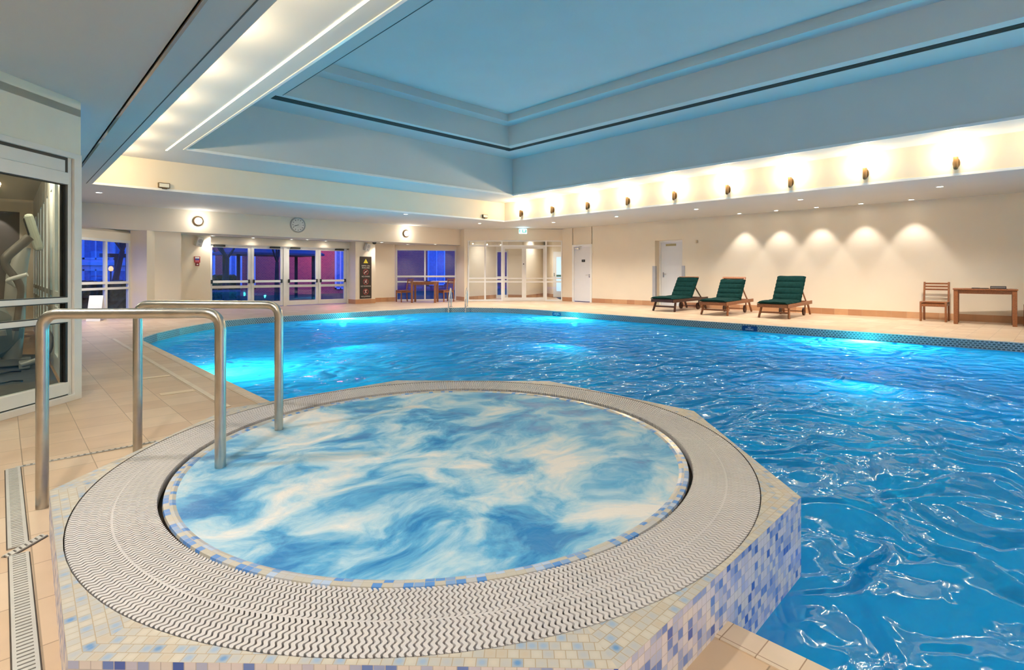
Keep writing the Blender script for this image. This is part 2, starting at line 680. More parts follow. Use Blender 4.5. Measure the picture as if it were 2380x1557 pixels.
def wall_seg(mb, p0, p1, z0, z1, th=0.12, skirt=None, skirt_h=0.15):
    """vertical wall face on the line p0-p1, the room on the right-hand side going p0 to p1"""
    d = Vector((p1[0] - p0[0], p1[1] - p0[1]))
    ln = d.length
    d.normalize()
    n = Vector((-d.y, d.x))
    mb.quad((*p0, z0), (*p1, z0), (*p1, z1), (*p0, z1))
    if skirt is not None:
        e = 0.012
        a = (p0[0] - n.x * e, p0[1] - n.y * e)
        b = (p1[0] - n.x * e, p1[1] - n.y * e)
        skirt.quad((*a, 0), (*b, 0), (*b, skirt_h), (*a, skirt_h), [(0, .01), (ln, .01), (ln, .01 + skirt_h), (0, .01 + skirt_h)])
        skirt.quad((*a, skirt_h), (*b, skirt_h), (*p1, skirt_h), (*p0, skirt_h), [(0, .02), (ln, .02), (ln, .03), (0, .03)])
        skirt.quad((*a, 0), (*a, skirt_h), (*p0, skirt_h), (*p0, 0), [(0, .01), (0, .16), (.012, .16), (.012, .01)])
        skirt.quad((*b, 0), (*b, skirt_h), (*p1, skirt_h), (*p1, 0), [(0, .01), (0, .16), (.012, .16), (.012, .01)])


# ------------------------------------------------------------------ key dimensions
Z1, Z2, Z3 = 2.73, 3.324, 4.385          # soffit, ledge, upper soffit
XF, YF = 11.77, 12.61                     # fascia of the raised ceiling
XB = 1.22                                 # left edge of the raised ceiling
XW, YB = 15.3, 16.1                       # right wall, bulkhead over the far doors
ZB = 2.13
WATER = -0.14
POOL = [(1.575, -2.2), (1.575, 9.9), (1.65, 10.38), (1.95, 11.0), (2.43, 11.69), (3.0, 12.38), (3.6, 12.9), (4.3, 13.2), (5.2, 13.24),
        (8.9, 13.24), (9.74, 13.02), (10.3, 12.6), (10.75, 11.9), (11.0, 11.2), (11.07, 10.5), (11.07, -2.2)]

# ================================================================== STRUCTURE
def fill_with_hole(outer, hole, z):
    import bmesh
    bm = bmesh.new()
    for loop in (outer, hole):
        vs = [bm.verts.new((p[0], p[1], z)) for p in loop]
        for i in range(len(vs)):
            bm.edges.new((vs[i], vs[(i + 1) % len(vs)]))
    bmesh.ops.triangle_fill(bm, use_beauty=True, edges=bm.edges[:], normal=(0, 0, 1))
    for f in bm.faces:
        f.normal_update()
        if f.normal.z < 0:
            f.normal_flip()
    mb = MB()
    bm.verts.index_update()
    mb.add([v.co[:] for v in bm.verts], [tuple(v.index for v in f.verts) for f in bm.faces])
    bm.free()
    return mb


HULL = [(-5.0, -3.2), (15.3, -3.2), (15.3, 8.26), (15.62, 8.26), (15.62, 9.22), (15.3, 9.22), (15.3, 13.17), (18.4, 16.4), (15.2, 17.4), (12.75, 15.85), (12.82, 16.5), (10.8, 17.63), (9.45, 17.5), (4.3, 17.4), (2.3, 16.4), (0.3, 14.3), (0.3, 13.2), (-5.0, 13.2)]
fl = fill_with_hole(HULL, POOL, 0.0).build('floor', M_FLOOR)
struct(fl, 'tan square tiled deck around the pool', 'floor')

# pool basin and the grip-tile band at its edge
bas, band, cope = MB(), MB(), MB()
s = 0.0
n = len(POOL)


def offs(pts, d):
    """offset an open polyline outwards (left of travel) by d"""
    out = []
    for i, p in enumerate(pts):
        a = Vector(pts[max(i - 1, 0)])
        b = Vector(pts[min(i + 1, len(pts) - 1)])
        t = (b - a).normalized()
        out.append((p[0] - t.y * d, p[1] + t.x * d))
    return out


OUT = offs(POOL, 0.095)
for i in range(n):
    a, b = POOL[i], POOL[(i + 1) % n]
    ln = math.dist(a, b)
    u = [(s, 0), (s + ln, 0), (s + ln, 0.3), (s, 0.3)]
    bas.quad((*a, -0.85), (*b, -0.85), (*b, -0.30), (*a, -0.30), [(s, 0), (s + ln, 0), (s + ln, .55), (s, .55)])
    if i < n - 1:
        band.quad((*a, -0.30), (*b, -0.30), (*b, -0.012), (*a, -0.012), u)
        oa, ob = OUT[i], OUT[i + 1]
        cope.quad((*a, -0.012), (*b, -0.012), (*b, 0.004), (*a, 0.004))
        cope.quad((*a, 0.004), (*b, 0.004), (*ob, 0.004), (*oa, 0.004))
        cope.quad((*oa, 0.004), (*ob, 0.004), (*ob, -0.004), (*oa, -0.004))
    s += ln
bas.poly([(*p, -0.85) for p in POOL], [(p[0], p[1]) for p in POOL])
struct(bas.build('pool_basin', M_BASIN), 'blue tiled basin of the swimming pool', 'pool')
struct(band.build('trim_1', M_BAND), 'grey-green grip tile band along the water line of the pool', 'trim')
struct(cope.build('trim_2', M_COPE), 'pale coping tiles edging the pool', 'trim')

# pool water (a body of water: counts as stuff)
wm = MB()
wm.poly([(*p, WATER) for p in POOL])
tag(wm.build('pool_water', pool_water_mat()), 'rippled turquoise water filling the swimming pool', 'water', kind='stuff')

# ---- walls
sk_f, sk_r, sk_e = MB(), MB(), MB()
wl = MB()
LW0, LW1 = (0.42, 14.42), (2.33, 16.33)
wall_seg(wl, LW1, (2.62, 16.0), 0, ZB, skirt=sk_f)
wall_seg(wl, (2.62, 16.0), (2.82, 16.2), 0, ZB, skirt=sk_f)
wall_seg(wl, (2.82, 16.2), (3.41, 16.2), 0, ZB, skirt=sk_f)
wall_seg(wl, (3.41, 16.2), (3.41, 17.0), 0, ZB, skirt=None)
wall_seg(wl, (3.41, 17.0), (4.31, 17.0), 0, ZB, skirt=sk_f)
wl.quad((4.31, 17.0, 0), (4.31, 17.36, 0), (4.31, 17.36, ZB), (4.31, 17.0, ZB))
wl.box((4.31, 17.22, 1.905), (8.70, 17.40, ZB + 0.05))      # header over the patio doors
wall_seg(wl, (8.70, 17.40), (8.70, 16.78), 0, ZB, skirt=sk_f)
wall_seg(wl, (8.70, 16.78), (9.45, 16.78), 0, ZB, skirt=sk_f)
wall_seg(wl, (9.45, 16.78), (9.45, 17.42), 0, ZB, skirt=None)
wall_seg(wl, (9.45, 17.42), (10.62, 17.42), 0, ZB, skirt=sk_f)
W1, W2 = (10.80, 17.63), (12.82, 16.5)
wall_seg(wl, (10.62, 17.42), W1, 0, ZB, skirt=sk_f)
wall_seg(wl, W2, (12.62, 15.75), 0, ZB + 0.6, th=0.10, skirt=sk_f)
d = Vector((W2[0] - W1[0], W2[1] - W1[1])).normalized()
wall_seg(wl, W1, W2, 1.975, ZB, th=0.10)
struct(wl.build('wall_far', M_WALL), 'cream wall of piers between the patio doors and far window', 'wall')

bk = MB()
bk.box((0.3, YB, ZB + .004), (12.95, YB + 0.10, Z1 + 0.02))
struct(bk.build('wall_bulkhead', M_WALL), 'cream bulkhead above the patio doors carrying the clock', 'wall')

wlw = MB()
wall_seg(wlw, LW0, LW1, 1.865, 2.05, th=0.08)
wlw.add([(0.3, 14.3, 2.05), (2.33, 16.33, 2.05), (2.33, 16.6, ZB + .01), (0.3, 16.3, ZB + .01)], [(0, 1, 2, 3)])
struct(wlw.build('wall_left', M_WALL), 'cream lintel over the angled window at left', 'wall')

wr = MB()
wall_seg(wr, (15.3, 12.68), (15.3, 12.66), 0, Z1)
wr.box((15.3, 12.66, 2.07), (15.42, 11.77, Z1))
wall_seg(wr, (15.3, 11.79), (15.3, 9.22), 0, Z1, skirt=sk_r)
wr.box((15.3, 8.26, 2.11), (15.42, 9.22, Z1))
wall_seg(wr, (15.3, 8.26), (15.3, -3.2), 0, Z1, skirt=sk_r)
wr.box((15.302, 9.22, 0), (15.62, 9.32, Z1))                  # reveal of the recessed door
wr.box((15.302, 8.16, 0), (15.62, 8.26, Z1))
wr.box((15.42, 8.16, 2.11), (15.62, 9.32, 2.2))
struct(wr.build('wall_right', M_WALL), 'long cream wall behind the sun loungers', 'wall')

# chamfer wall with the glazed lobby screen (45 degrees)
CH0, CH1 = Vector((12.62, 15.75)), Vector((15.3, 13.17))
cu = (CH1 - CH0).normalized()
cn = Vector((-cu.y, cu.x))


def ch(s, o=0.0):
    p = CH0 + cu * s + cn * o
    return (p.x, p.y)


chL = (CH1 - CH0).length
S0, S1 = 0.13, chL - 0.02
we = MB()
wall_seg(we, ch(0), ch(S0), 0, Z1, th=0.10)
wall_seg(we, ch(S0), ch(S1), 2.29, Z1, th=0.10)
wall_seg(we, ch(S1), ch(chL), 0, Z1, th=0.10)
wall_seg(we, (15.3, 13.17), (15.3, 12.66), 0, Z1, th=0.10, skirt=sk_e)
struct(we.build('wall_entrance', M_WALL), 'cream angled wall around the glazed lobby screen', 'wall')

# lobby behind the screen
lb, lf = MB(), MB()
sk_l = MB()
LB = [(12.75, 15.85), (14.96, 16.55), (15.40, 16.27), (15.32, 15.24), (17.84, 16.42), (17.18, 15.39), (17.52, 14.92), (15.45, 13.10)]
wall_seg(lb, LB[0], LB[1], 0, Z1, skirt=sk_l)
wall_seg(lb, LB[1], LB[2], 2.0, Z1)
wall_seg(lb, LB[2], (15.62, 15.64), 0, Z1, skirt=sk_l)
wall_seg(lb, (15.62, 15.64), (15.32, 15.24), 0, Z1, skirt=sk_l)
wall_seg(lb, LB[3], LB[4], 0, Z1, skirt=sk_l)
wall_seg(lb, LB[4], LB[5], 0, Z1, skirt=sk_l)
wall_seg(lb, LB[5], LB[6], 0, Z1, skirt=sk_l)
wall_seg(lb, LB[6], LB[7], 0, Z1, skirt=sk_l)
struct(lb.build('wall_lobby', M_WALL), 'cream lobby walls seen through the glazed screen', 'wall')
struct(sk_l.build('baseboard_lobby', M_SKIRT), 'terracotta skirting tiles in the lobby', 'baseboard')
lc = MB()
lc.poly([(12.6, 15.9, Z1 - .02), (15.3, 13.1, Z1 - .02), (17.9, 15, Z1 - .02), (18.0, 16.7, Z1 - .02), (14.9, 16.9, Z1 - .02)])
struct(lc.build('ceiling_lobby', M_CEIL), 'white ceiling of the lobby', 'ceiling')

struct(sk_f.build('baseboard_far', M_SKIRT), 'terracotta skirting tiles along the far piers', 'baseboard')
struct(sk_r.build('baseboard_right', M_SKIRT), 'terracotta skirting tiles along the right wall', 'baseboard')
struct(sk_e.build('baseboard_entrance', M_SKIRT), 'terracotta skirting tiles between screen and white door', 'baseboard')

wb = MB()
wall_seg(wb, (15.42, -3.2), (-5.0, -3.2), 0, Z1)
wall_seg(wb, (-5.0, -3.2), (-5.0, 13.2), 0, Z1)
struct(wb.build('wall_back', M_WALL), 'cream wall behind the viewpoint', 'wall')

# ---- ceilings
ce = MB()
ce.box((XF + .006, -3.2, Z1), (15.42, 16.6, Z1 + .05))
ce.box((0.766, YF + .006, Z1), (XF + .006, 16.6, Z1 + .05))
ce.box((0.766, -3.2, Z1), (XB - .006, YF + .006, Z1 + .05))
ce.box((XB - .006, -3.2, Z1), (XF + .006, -2.806, Z1 + .05))
ce.box((-5.0, -3.2, 2.49), (0.765, 5.9, 2.55))
ce.box((0.38, 5.9, 2.49), (0.765, 16.2, 2.55))
ce.box((0.745, -3.2, 2.49), (0.765, 16.2, Z1 + .05))
struct(ce.build('ceiling', M_CEIL), 'white soffit running round the pool hall', 'ceiling')
fa = MB()
fa.box((XF, -2.8, Z1 + .001), (XF + .06, YF + .06, Z2 + .1))
fa.box((XB - .06, YF, Z1 + .001), (XF, YF + .06, Z2 + .1))
fa.box((XB - .06, -2.8, Z1 + .001), (XB, YF, Z2 + .1))
fa.box((XB, -2.86, Z1 + .001), (XF, -2.8, Z2 + .1))
struct(fa.build('wall_fascia', M_WALL), 'cream upstand of the raised ceiling lit by wall lamps', 'wall')
lg = MB()
X2, Y2, XN = 10.77, 11.18, 2.40
lg.box((X2, -2.8, Z2), (XF, YF, Z2 + .05))
lg.box((XB, Y2, Z2), (X2, YF, Z2 + .05))
lg.box((XB, -2.8, Z2), (XN, Y2, Z2 + .05))
lg.box((XN, -2.8, Z2), (X2, -2.4, Z2 + .05))
lg.box((X2, -2.4, Z2 + .05), (X2 + .06, Y2 + .06, Z3 + .05))
lg.box((XN - .06, Y2, Z2 + .05), (X2, Y2 + .06, Z3 + .05))
lg.box((XN - .06, -2.4, Z2 + .05), (XN, Y2, Z3 + .05))
lg.box((XN, -2.46, Z2 + .05), (X2, -2.4, Z3 + .05))
X3, Y3, XM = 9.58, 10.10, 3.79
lg.box((X3, -2.4, Z3), (X2, Y2, Z3 + .05))
lg.box((XN, Y3, Z3), (X3, Y2, Z3 + .05))
lg.box((XN, -2.4, Z3), (XM, Y3, Z3 + .05))
lg.box((XM, -2.4, Z3), (X3, -2.0, Z3 + .05))
Z4, Z5 = 4.90, 5.08
lg.box((X3, -2.0, Z3 + .05), (X3 + .05, Y3 + .05, Z4 + .05))
lg.box((XM - .05, Y3, Z3 + .05), (X3, Y3 + .05, Z4 + .05))
lg.box((XM - .05, -2.0, Z3 + .05), (XM, Y3, Z4 + .05))
lg.box((XM, -2.05, Z3 + .05), (X3, -2.0, Z4 + .05))
q = 0.33
lg.box((X3 - q, -2.0, Z4), (X3, Y3, Z4 + .05))
lg.box((XM, Y3 - q, Z4), (X3 - q, Y3, Z4 + .05))
lg.box((XM, -2.0, Z4), (XM + q, Y3 - q, Z4 + .05))
lg.box((X3 - q, -2.0, Z4 + .05), (X3 - q + .03, Y3 - q, Z5))
lg.box((XM + q, Y3 - q, Z4 + .05), (X3 - q, Y3 - q + .03, Z5))
lg.box((XM + q - .03, -2.0, Z4 + .05), (XM + q, Y3 - q, Z5))
lg.box((XM, -2.0, Z5), (X3, Y3, Z5 + .05))
struct(lg.build('ceiling_raised', M_CEIL), 'stepped raised ceiling over the pool', 'ceiling')
# mouldings and grooves
mo = MB()
mo.box((X2 - .022, -2.4, Z2 - .012), (X2 + .012, Y2 - .012, Z2 + .035))
mo.box((XN + .012, Y2 - .022, Z2 - .012), (X2 + .012, Y2 + .012, Z2 + .035))
mo.box((XN - .012, -2.4, Z2 - .012), (XN + .022, Y2 + .012, Z2 + .035))
mo.box((XF - .018, -2.8, Z1 - .012), (XF + .02, YF + .02, Z1 + .03))
mo.box((XB - .02, YF - .018, Z1 - .012), (XF - .018, YF + .02, Z1 + .03))
struct(mo.build('trim_3', M_WHITE), 'slim white moulding along the ceiling steps', 'trim')
gv = MB()
gv.box((1.125, -3.0, Z1 - .004), (1.134, 12.65, Z1 + .002))
gv.box((XM - .008, -2.0, Z3 - .004), (XM + .002, Y3 + .05, Z3 + .002))
struct(gv.build('trim_4', plain('shadow_gap', (0.10, 0.10, 0.10), 0.8)), 'narrow dark joint in the left soffit', 'trim')
gv = MB()
gv.box((0.755, -3.0, 2.478), (0.775, 15.0, 2.50))
struct(gv.build('trim_5', plain('tan_edge', (0.45, 0.36, 0.26), -2.0)), 'tan edging strip of the low left ceiling', 'trim')
lo = MB()
lo.box((0.3, YB + .001, ZB), (12.95, 17.65, ZB + .05))
struct(lo.build('ceiling_low', M_CEIL), 'low white soffit over the patio doors', 'ceiling')


# ------------------------------------------------------------------ linear grilles
def slot_vent(name, label, cat, runs, z, fins, group=None):
    t = thing(name, label, cat, (0, 0, 0), 0, group)
    bk_, fn = MB(), MB()
    for (x0, y0, x1, y1) in runs:
        bk_.box((x0, y0, z - .004), (x1, y1, z + .001))
        along_y = (y1 - y0) > (x1 - x0)
        for k in range(1, fins):
            if along_y:
                x = x0 + (x1 - x0) * k / fins
                fn.box((x - .006, y0, z - .012), (x + .006, y1, z - .003))
            else:
                y = y0 + (y1 - y0) * k / fins
                fn.box((x0, y - .006, z - .012), (x1, y + .006, z - .003))
    bk_.build('vent_backing', plain('vent_dark', (0.012, 0.018, 0.02), 0.6), t)
    fn.build('fin', plain('vent_fin', (0.06, 0.08, 0.085), 0.5), t)
    return t


slot_vent('slot_vent', 'long dark slot vent round the edge of the raised ceiling', 'vent',
          [(9.80, -1.9, 9.985, 10.49), (3.69, 10.25, 9.80, 10.49)], Z3, 4)
slot_vent('slot_diffuser', 'thin dark slot diffuser in the low soffit above the patio doors', 'vent', [(3.45, 17.16, 10.0, 17.20)], ZB, 1)
slot_vent('slot_diffuser', 'short dark slot diffuser in the soffit above the angled left window', 'vent', [(2.2, 16.72, 3.4, 16.78)], ZB, 1)


# ------------------------------------------------------------------ framed glazing
def frame_on(p0, u, nn):
    """returns f(s, o, z) mapping distance along, offset into the wall and height to world"""
    return lambda s, o, z: (p0[0] + u[0] * s + nn[0] * o, p0[1] + u[1] * s + nn[1] * o, z)


def member(mb, F, s0, s1, z0, z1, o0=0.0, o1=0.06):
    vs = [F(s0, o0, z0), F(s1, o0, z0), F(s1, o1, z0), F(s0, o1, z0), F(s0, o0, z1), F(s1, o0, z1), F(s1, o1, z1), F(s0, o1, z1)]
    mb.add(vs, [(0, 3, 2, 1), (4, 5, 6, 7), (0, 1, 5, 4), (1, 2, 6, 5), (2, 3, 7, 6), (3, 0, 4, 7)])


def pane(mb, F, s0, s1, z0, z1, o=0.035):
    member(mb, F, s0, s1, z0, z1, o - 0.003, o + 0.003)


def leaf(parent, F, s0, s1, z0, z1, rails, st=0.075, top=0.06, bot=0.13, gname='glass_pane', gmat=None, o0=0.0, o1=0.05):
    fr = MB()
    member(fr, F, s0, s0 + st, z0, z1, o0, o1)
    member(fr, F, s1 - st, s1, z0, z1, o0, o1)
    member(fr, F, s0 + st, s1 - st, z1 - top, z1, o0, o1)
    member(fr, F, s0 + st, s1 - st, z0, z0 + bot, o0, o1)
    for a, b in rails:
        member(fr, F, s0 + st, s1 - st, a, b, o0, o1)
    f = fr.build('door_frame', M_ALU, parent)
    zs = [z0 + bot] + [x for r in rails for x in r] + [z1 - top]
    g = MB()
    for k in range(0, len(zs), 2):
        pane(g, F, s0 + st, s1 - st, zs[k], zs[k + 1], (o0 + o1) / 2)
    g.build(gname, gmat or M_GLASS, parent)
    return f


# patio doors: two pairs of leaves in the far wall
Fp = frame_on((4.31, 17.29), (1, 0), (0, 1))
PX = [0.0, 1.02, 2.135, 3.25, 4.39]
fp = MB()
member(fp, Fp, 0, 4.39, 1.865, 1.905, -0.02, 0.08)
member(fp, Fp, -0.02, 0.03, 0, 1.905, -0.02, 0.08)
member(fp, Fp, 4.31, 4.39, 0, 1.905, -0.02, 0.08)
member(fp, Fp, 2.16, 2.26, 0, 1.865, -0.02, 0.08)
d1 = fp.build('door_1', M_ALU)
struct(d1, 'white frame around the four glazed patio doors', 'door')
PLAB = ['leftmost glazed patio door behind the handrails', 'second glazed patio door from the left, left of the central post',
        'third glazed patio door from the left, showing the red brick wall', 'rightmost glazed patio door beside the black notice pier']
for k, (a, b, hs) in enumerate([(0.03, 1.19, 1), (1.19, 2.16, 0), (2.26, 3.31, 1), (3.31, 4.31, 0)]):
    t = thing('patio_door', PLAB[k], 'door', (0, 0, 0), 0, 'glazed patio doors in the far wall')
    leaf(t, Fp, a + .004, b - .004, 0.02, 1.86, [(0.60, 0.68)], st=0.085, top=0.05, bot=0.15)
    pb = MB()
    member(pb, Fp, a + .05, b - .05, 0.765, 0.835, -0.055, -0.02)
    p = pb.build('push_bar', M_WHITE, t)
    eb = MB()
    for s_ in ((b - .10, b - .05),):
        member(eb, Fp, s_[0], s_[1], 0.745, 0.855, -0.07, 0.0)
    member(eb, Fp, a + .05, a + .09, 0.745, 0.855, -0.07, 0.0)
    eb.build('bar_end', M_BLACK, p)
    cl = MB()
    x0 = a + .12 if k in (0, 2) else b - .42
    member(cl, Fp, x0, x0 + .3, 1.835, 1.885, -0.08, 0.0)
    c = cl.build('door_closer', M_RUBBER, t)

# window in the angled left wall (window_1) and far right window (window_2)
du = Vector((LW1[0] - LW0[0], LW1[1] - LW0[1]))
Ll = du.length
du.normalize()
Fl = frame_on(LW0, du, (-du.y, du.x))


def window(name, label, F, ln, zt, verts, rails, w=0.05, o1=0.07):
    fr, g = MB(), MB()
    for s_ in verts:
        member(fr, F, s_ - w / 2, s_ + w / 2, 0.0, zt, 0, o1)
    for a, b in rails:
        for i in range(len(verts) - 1):
            member(fr, F, verts[i] + w / 2, verts[i + 1] - w / 2, a, b, 0, o1)
    zs = [x for r in rails for x in r][1:-1]
    for i in range(len(verts) - 1):
        for k in range(0, len(zs), 2):
            pane(g, F, verts[i] + w / 2, verts[i + 1] - w / 2, zs[k], zs[k + 1])
    f = fr.build(name, M_ALU)
    struct(f, label, 'window')
    g.build('glass_pane', M_GLASS, f)
    return f


window('window_1', 'white framed angled window behind the folded white board', Fl, Ll, 1.865, [0.03, 0.98, 1.93, Ll - .03], [(0, .06), (.655, .71), (.79, .85), (1.805, 1.865)], w=0.06)
dw = (W2[0] - W1[0], W2[1] - W1[1])
Lw = math.hypot(*dw)
dw = (dw[0] / Lw, dw[1] / Lw)
window('window_2', 'white framed window behind the wooden table and chairs', frame_on(W1, dw, (-dw[1], dw[0])), Lw, 1.975, [0.03, 1.10, Lw - .03], [(0, .05), (.70, .75), (.895, .96), (1.925, 1.975)])

# glazed lobby screen with double doors (window_3)
Fs = frame_on(CH0, cu, cn)
fr, g = MB(), MB()
sv = [0.145, 0.785, 1.425, 3.10, 3.70]
for i, s_ in enumerate(sv):
    member(fr, Fs, s_ - .03, s_ + .03, 0, 2.30, 0, .08)
for (a, b) in ((2.25, 2.30), (2.065, 2.115)):
    for i in range(4):
        member(fr, Fs, sv[i] + .03, sv[i + 1] - .03, a, b, 0, .08)
for i in (0, 1, 3):
    for (a, b) in ((0, .05), (.70, .75), (.835, .885)):
        member(fr, Fs, sv[i] + .03, sv[i + 1] - .03, a, b, 0, .08)
    for (a, b) in ((.05, .70), (.75, .835), (.885, 2.065)):
        pane(g, Fs, sv[i] + .03, sv[i + 1] - .03, a, b, .04)
for i in range(4):
    pane(g, Fs, sv[i] + .03, sv[i + 1] - .03, 2.115, 2.25, .04)
w3 = fr.build('window_3', M_WHITE)
struct(w3, 'white framed glazed screen in front of the lobby', 'window')
g.build('glass_pane', M_GLASS, w3)
for k, (a, b) in enumerate(((1.455, 2.262), (2.264, 3.07))):
    t = thing('lobby_door', ['left leaf of the glazed double doors into the lobby', 'right leaf of the glazed double doors into the lobby'][k], 'door', (0, 0, 0), 0, 'glazed lobby doors')
    f = leaf(t, Fs, a, b, 0.01, 2.06, [(0.70, 0.745), (0.835, 0.875)], st=0.08, top=0.08, bot=0.12)
    if k == 0:
        kb = MB()
        c0 = Vector(Fs(2.255, -.03, 1.47))
        kb.cyl(Fs(2.245, 0.0, 1.40), Fs(2.245, -.035, 1.40), .022, seg=12)
        kb.build('door_lock', M_BLACK, t)

# ------------------------------------------------------------------ doors on the right wall
t = struct(thing('door_2', None, None), 'white door with black plate right of the lobby screen', 'door')
fr = MB()
fr.box((15.27, 12.60, 0), (15.35, 12.68, 2.10))
fr.box((15.27, 11.77, 0), (15.35, 11.85, 2.10))
fr.box((15.27, 11.85, 2.02), (15.35, 12.60, 2.10))
fr.build('door_frame', M_WHITE, t)
dl = MB()
dl.box((15.31, 11.853, 0.025), (15.345, 12.597, 2.017))
dlo = dl.build('door_leaf', plain('door_paint', (0.74, 0.75, 0.77), 0.4, var=0.01), t)
sl = MB()
sl.box((15.315, 11.86, 0.0), (15.34, 12.59, 0.024))
sl.build('threshold', M_BLACK, t)
sg = MB()
sg.box((15.302, 12.10, 1.46), (15.31, 12.25, 1.55))
sgo = sg.build('name_plate', M_BLACK, dlo)
nl = MB()
nl.box((15.3005, 12.14, 1.500), (15.302, 12.21, 1.509))
nl.build('plate_mark', M_GREY, sgo)
hd = MB()
hd.cyl((15.31, 11.90, 0.985), (15.295, 11.90, 0.985), .026, seg=14)
hd.tube([(15.30, 11.90, .985), (15.262, 11.90, .985), (15.258, 11.92, .985), (15.258, 12.03, .985)], .010, 8)
hd.cyl((15.31, 11.90, 0.92), (15.302, 11.90, 0.92), .024, seg=12)
hd.build('door_handle', M_CHROME, dlo, smooth=True)
dc = MB()
dc.box((15.255, 12.36, 1.925), (15.31, 12.54, 1.975))
dc.bar((15.27, 12.45, 1.985), (15.262, 12.20, 2.03), .02, .012)
dc.bar((15.262, 12.20, 2.03), (15.27, 12.35, 2.04), .02, .012)
dc.build('door_closer', M_CHROME, t)

t = struct(thing('door_3', None, None), 'recessed white door with vent plate behind the first sun lounger', 'door')
fr = MB()
fr.box((15.55, 9.16, 0), (15.62, 9.22, 2.05))
fr.box((15.55, 8.26, 0), (15.62, 8.32, 2.05))
fr.box((15.55, 8.26, 2.05), (15.62, 9.22, 2.11))
fr.build('door_frame', M_WHITE, t)
dl = MB()
dl.box((15.57, 8.323, 0.005), (15.61, 9.157, 2.047))
dlo = dl.build('door_leaf', plain('door_paint', (0.74, 0.75, 0.77), 0.4), t)
th = MB()
th.box((15.285, 8.262, -.02), (15.64, 9.218, .004))
th.build('threshold', M_COPE, t)
vp = MB()
vp.box((15.56, 8.62, 1.93), (15.572, 8.98, 2.0))
for k in range(4):
    vp.box((15.555, 8.64, 1.94 + k * .015), (15.562, 8.96, 1.946 + k * .015))
vp.build('vent_plate', plain('brass', (0.45, 0.36, 0.18), 0.4, 0.6), dlo)
hd = MB()
hd.box((15.562, 9.05, 0.92), (15.572, 9.09, 1.08))
hd.tube([(15.565, 9.07, 1.03), (15.53, 9.07, 1.03), (15.525, 9.05, 1.03), (15.525, 8.95, 1.03)], .010, 8)
hd.build('door_handle', M_CHROME, dlo, smooth=True)
gd = MB()
for (y0, y1) in ((9.215, 9.30), (8.18, 8.265)):
    pass
for lab, (y0, y1), yr in (('grey corner guard left of the recessed door', (9.205, 9.31), 9.205), ('grey corner guard right of the recessed door', (8.17, 8.275), 8.275)):
    gd = MB()
    gd.box((15.285, y0, 0.16), (15.30, y1, 1.285))
    ya = 9.205 if yr == 9.205 else 8.262
    gd.box((15.30, ya, 0.16), (15.38, ya + .013, 1.285))
    tag(gd.build('corner_guard', plain('guard_grey', (0.40, 0.40, 0.43), 0.4)), lab, 'corner guard', 'corner guards of the recessed door')

# ================================================================== HOT TUB
TC = Vector((1.662, 2.243))
ZT, AP = 0.17, 1.54
R_OUT, R_IN = 1.522, 1.254
tub = thing('hot_tub', 'raised octagonal hot tub with blue and cream mosaic and a white grating ring', 'hot tub', (TC.x, TC.y, 0))
top, side = MB(), MB()
for k in range(8):
    a0 = PI / 4 * k
    cu_, su_ = math.cos(a0), math.sin(a0)
    M = 14
    half = AP * math.tan(PI / 8)
    prev = None
    for i in range(M + 1):
        tt = -half + 2 * half * i / M
        th = a0 + math.atan2(tt, AP)
        pin = (R_OUT * math.cos(th), R_OUT * math.sin(th), ZT)
        po = (AP * cu_ - tt * su_, AP * su_ + tt * cu_, ZT)
        # local coordinates in this sector: along the edge and inwards from it
        ui = (pin[0] * -su_ + pin[1] * cu_, AP - (pin[0] * cu_ + pin[1] * su_))
        uo = (tt, 0.0)
        sh = (k * 7.31, 0.0275)
        ui = (ui[0] + sh[0], ui[1] + sh[1])
        uo = (uo[0] + sh[0], uo[1] + sh[1])
        if prev:
            top.quad(prev[0], prev[1], po, pin, [prev[2], prev[3], uo, ui])
        prev = (pin, po, ui, uo)
    e0 = (AP * cu_ + half * su_, AP * su_ - half * cu_)
    e1 = (AP * cu_ - half * su_, AP * su_ + half * cu_)
    side.quad((*e0, -1.3), (*e1, -1.3), (*e1, ZT), (*e0, ZT), [(k * 3.3, 0.007), (k * 3.3 + 2 * half, 0.007), (k * 3.3 + 2 * half, 1.477), (k * 3.3, 1.477)])
tub.rotation_euler = (0, 0, PI / 4)          # the tub is a touch longer than wide
tub.scale = (1.024, 0.977, 1.0)
top.build('rim', M_TOPT, tub)
side.build('side_tiles', M_SIDET, tub)
# overflow channel below the grating
chn = MB()
seg = 128
for i in range(seg):
    a, b = 2 * PI * i / seg, 2 * PI * (i + 1) / seg
    P_ = lambda r, t, z: (r * math.cos(t), r * math.sin(t), z)
    chn.quad(P_(1.236, a, .11), P_(R_OUT, a, .11), P_(R_OUT, b, .11), P_(1.236, b, .11))
    chn.quad(P_(R_OUT, a, .11), P_(R_OUT, a, ZT), P_(R_OUT, b, ZT), P_(R_OUT, b, .11))
    chn.quad(P_(1.236, a, .155), P_(1.236, a, .11), P_(1.236, b, .11), P_(1.236, b, .155))
chn.build('overflow_channel', M_CHAN, tub)
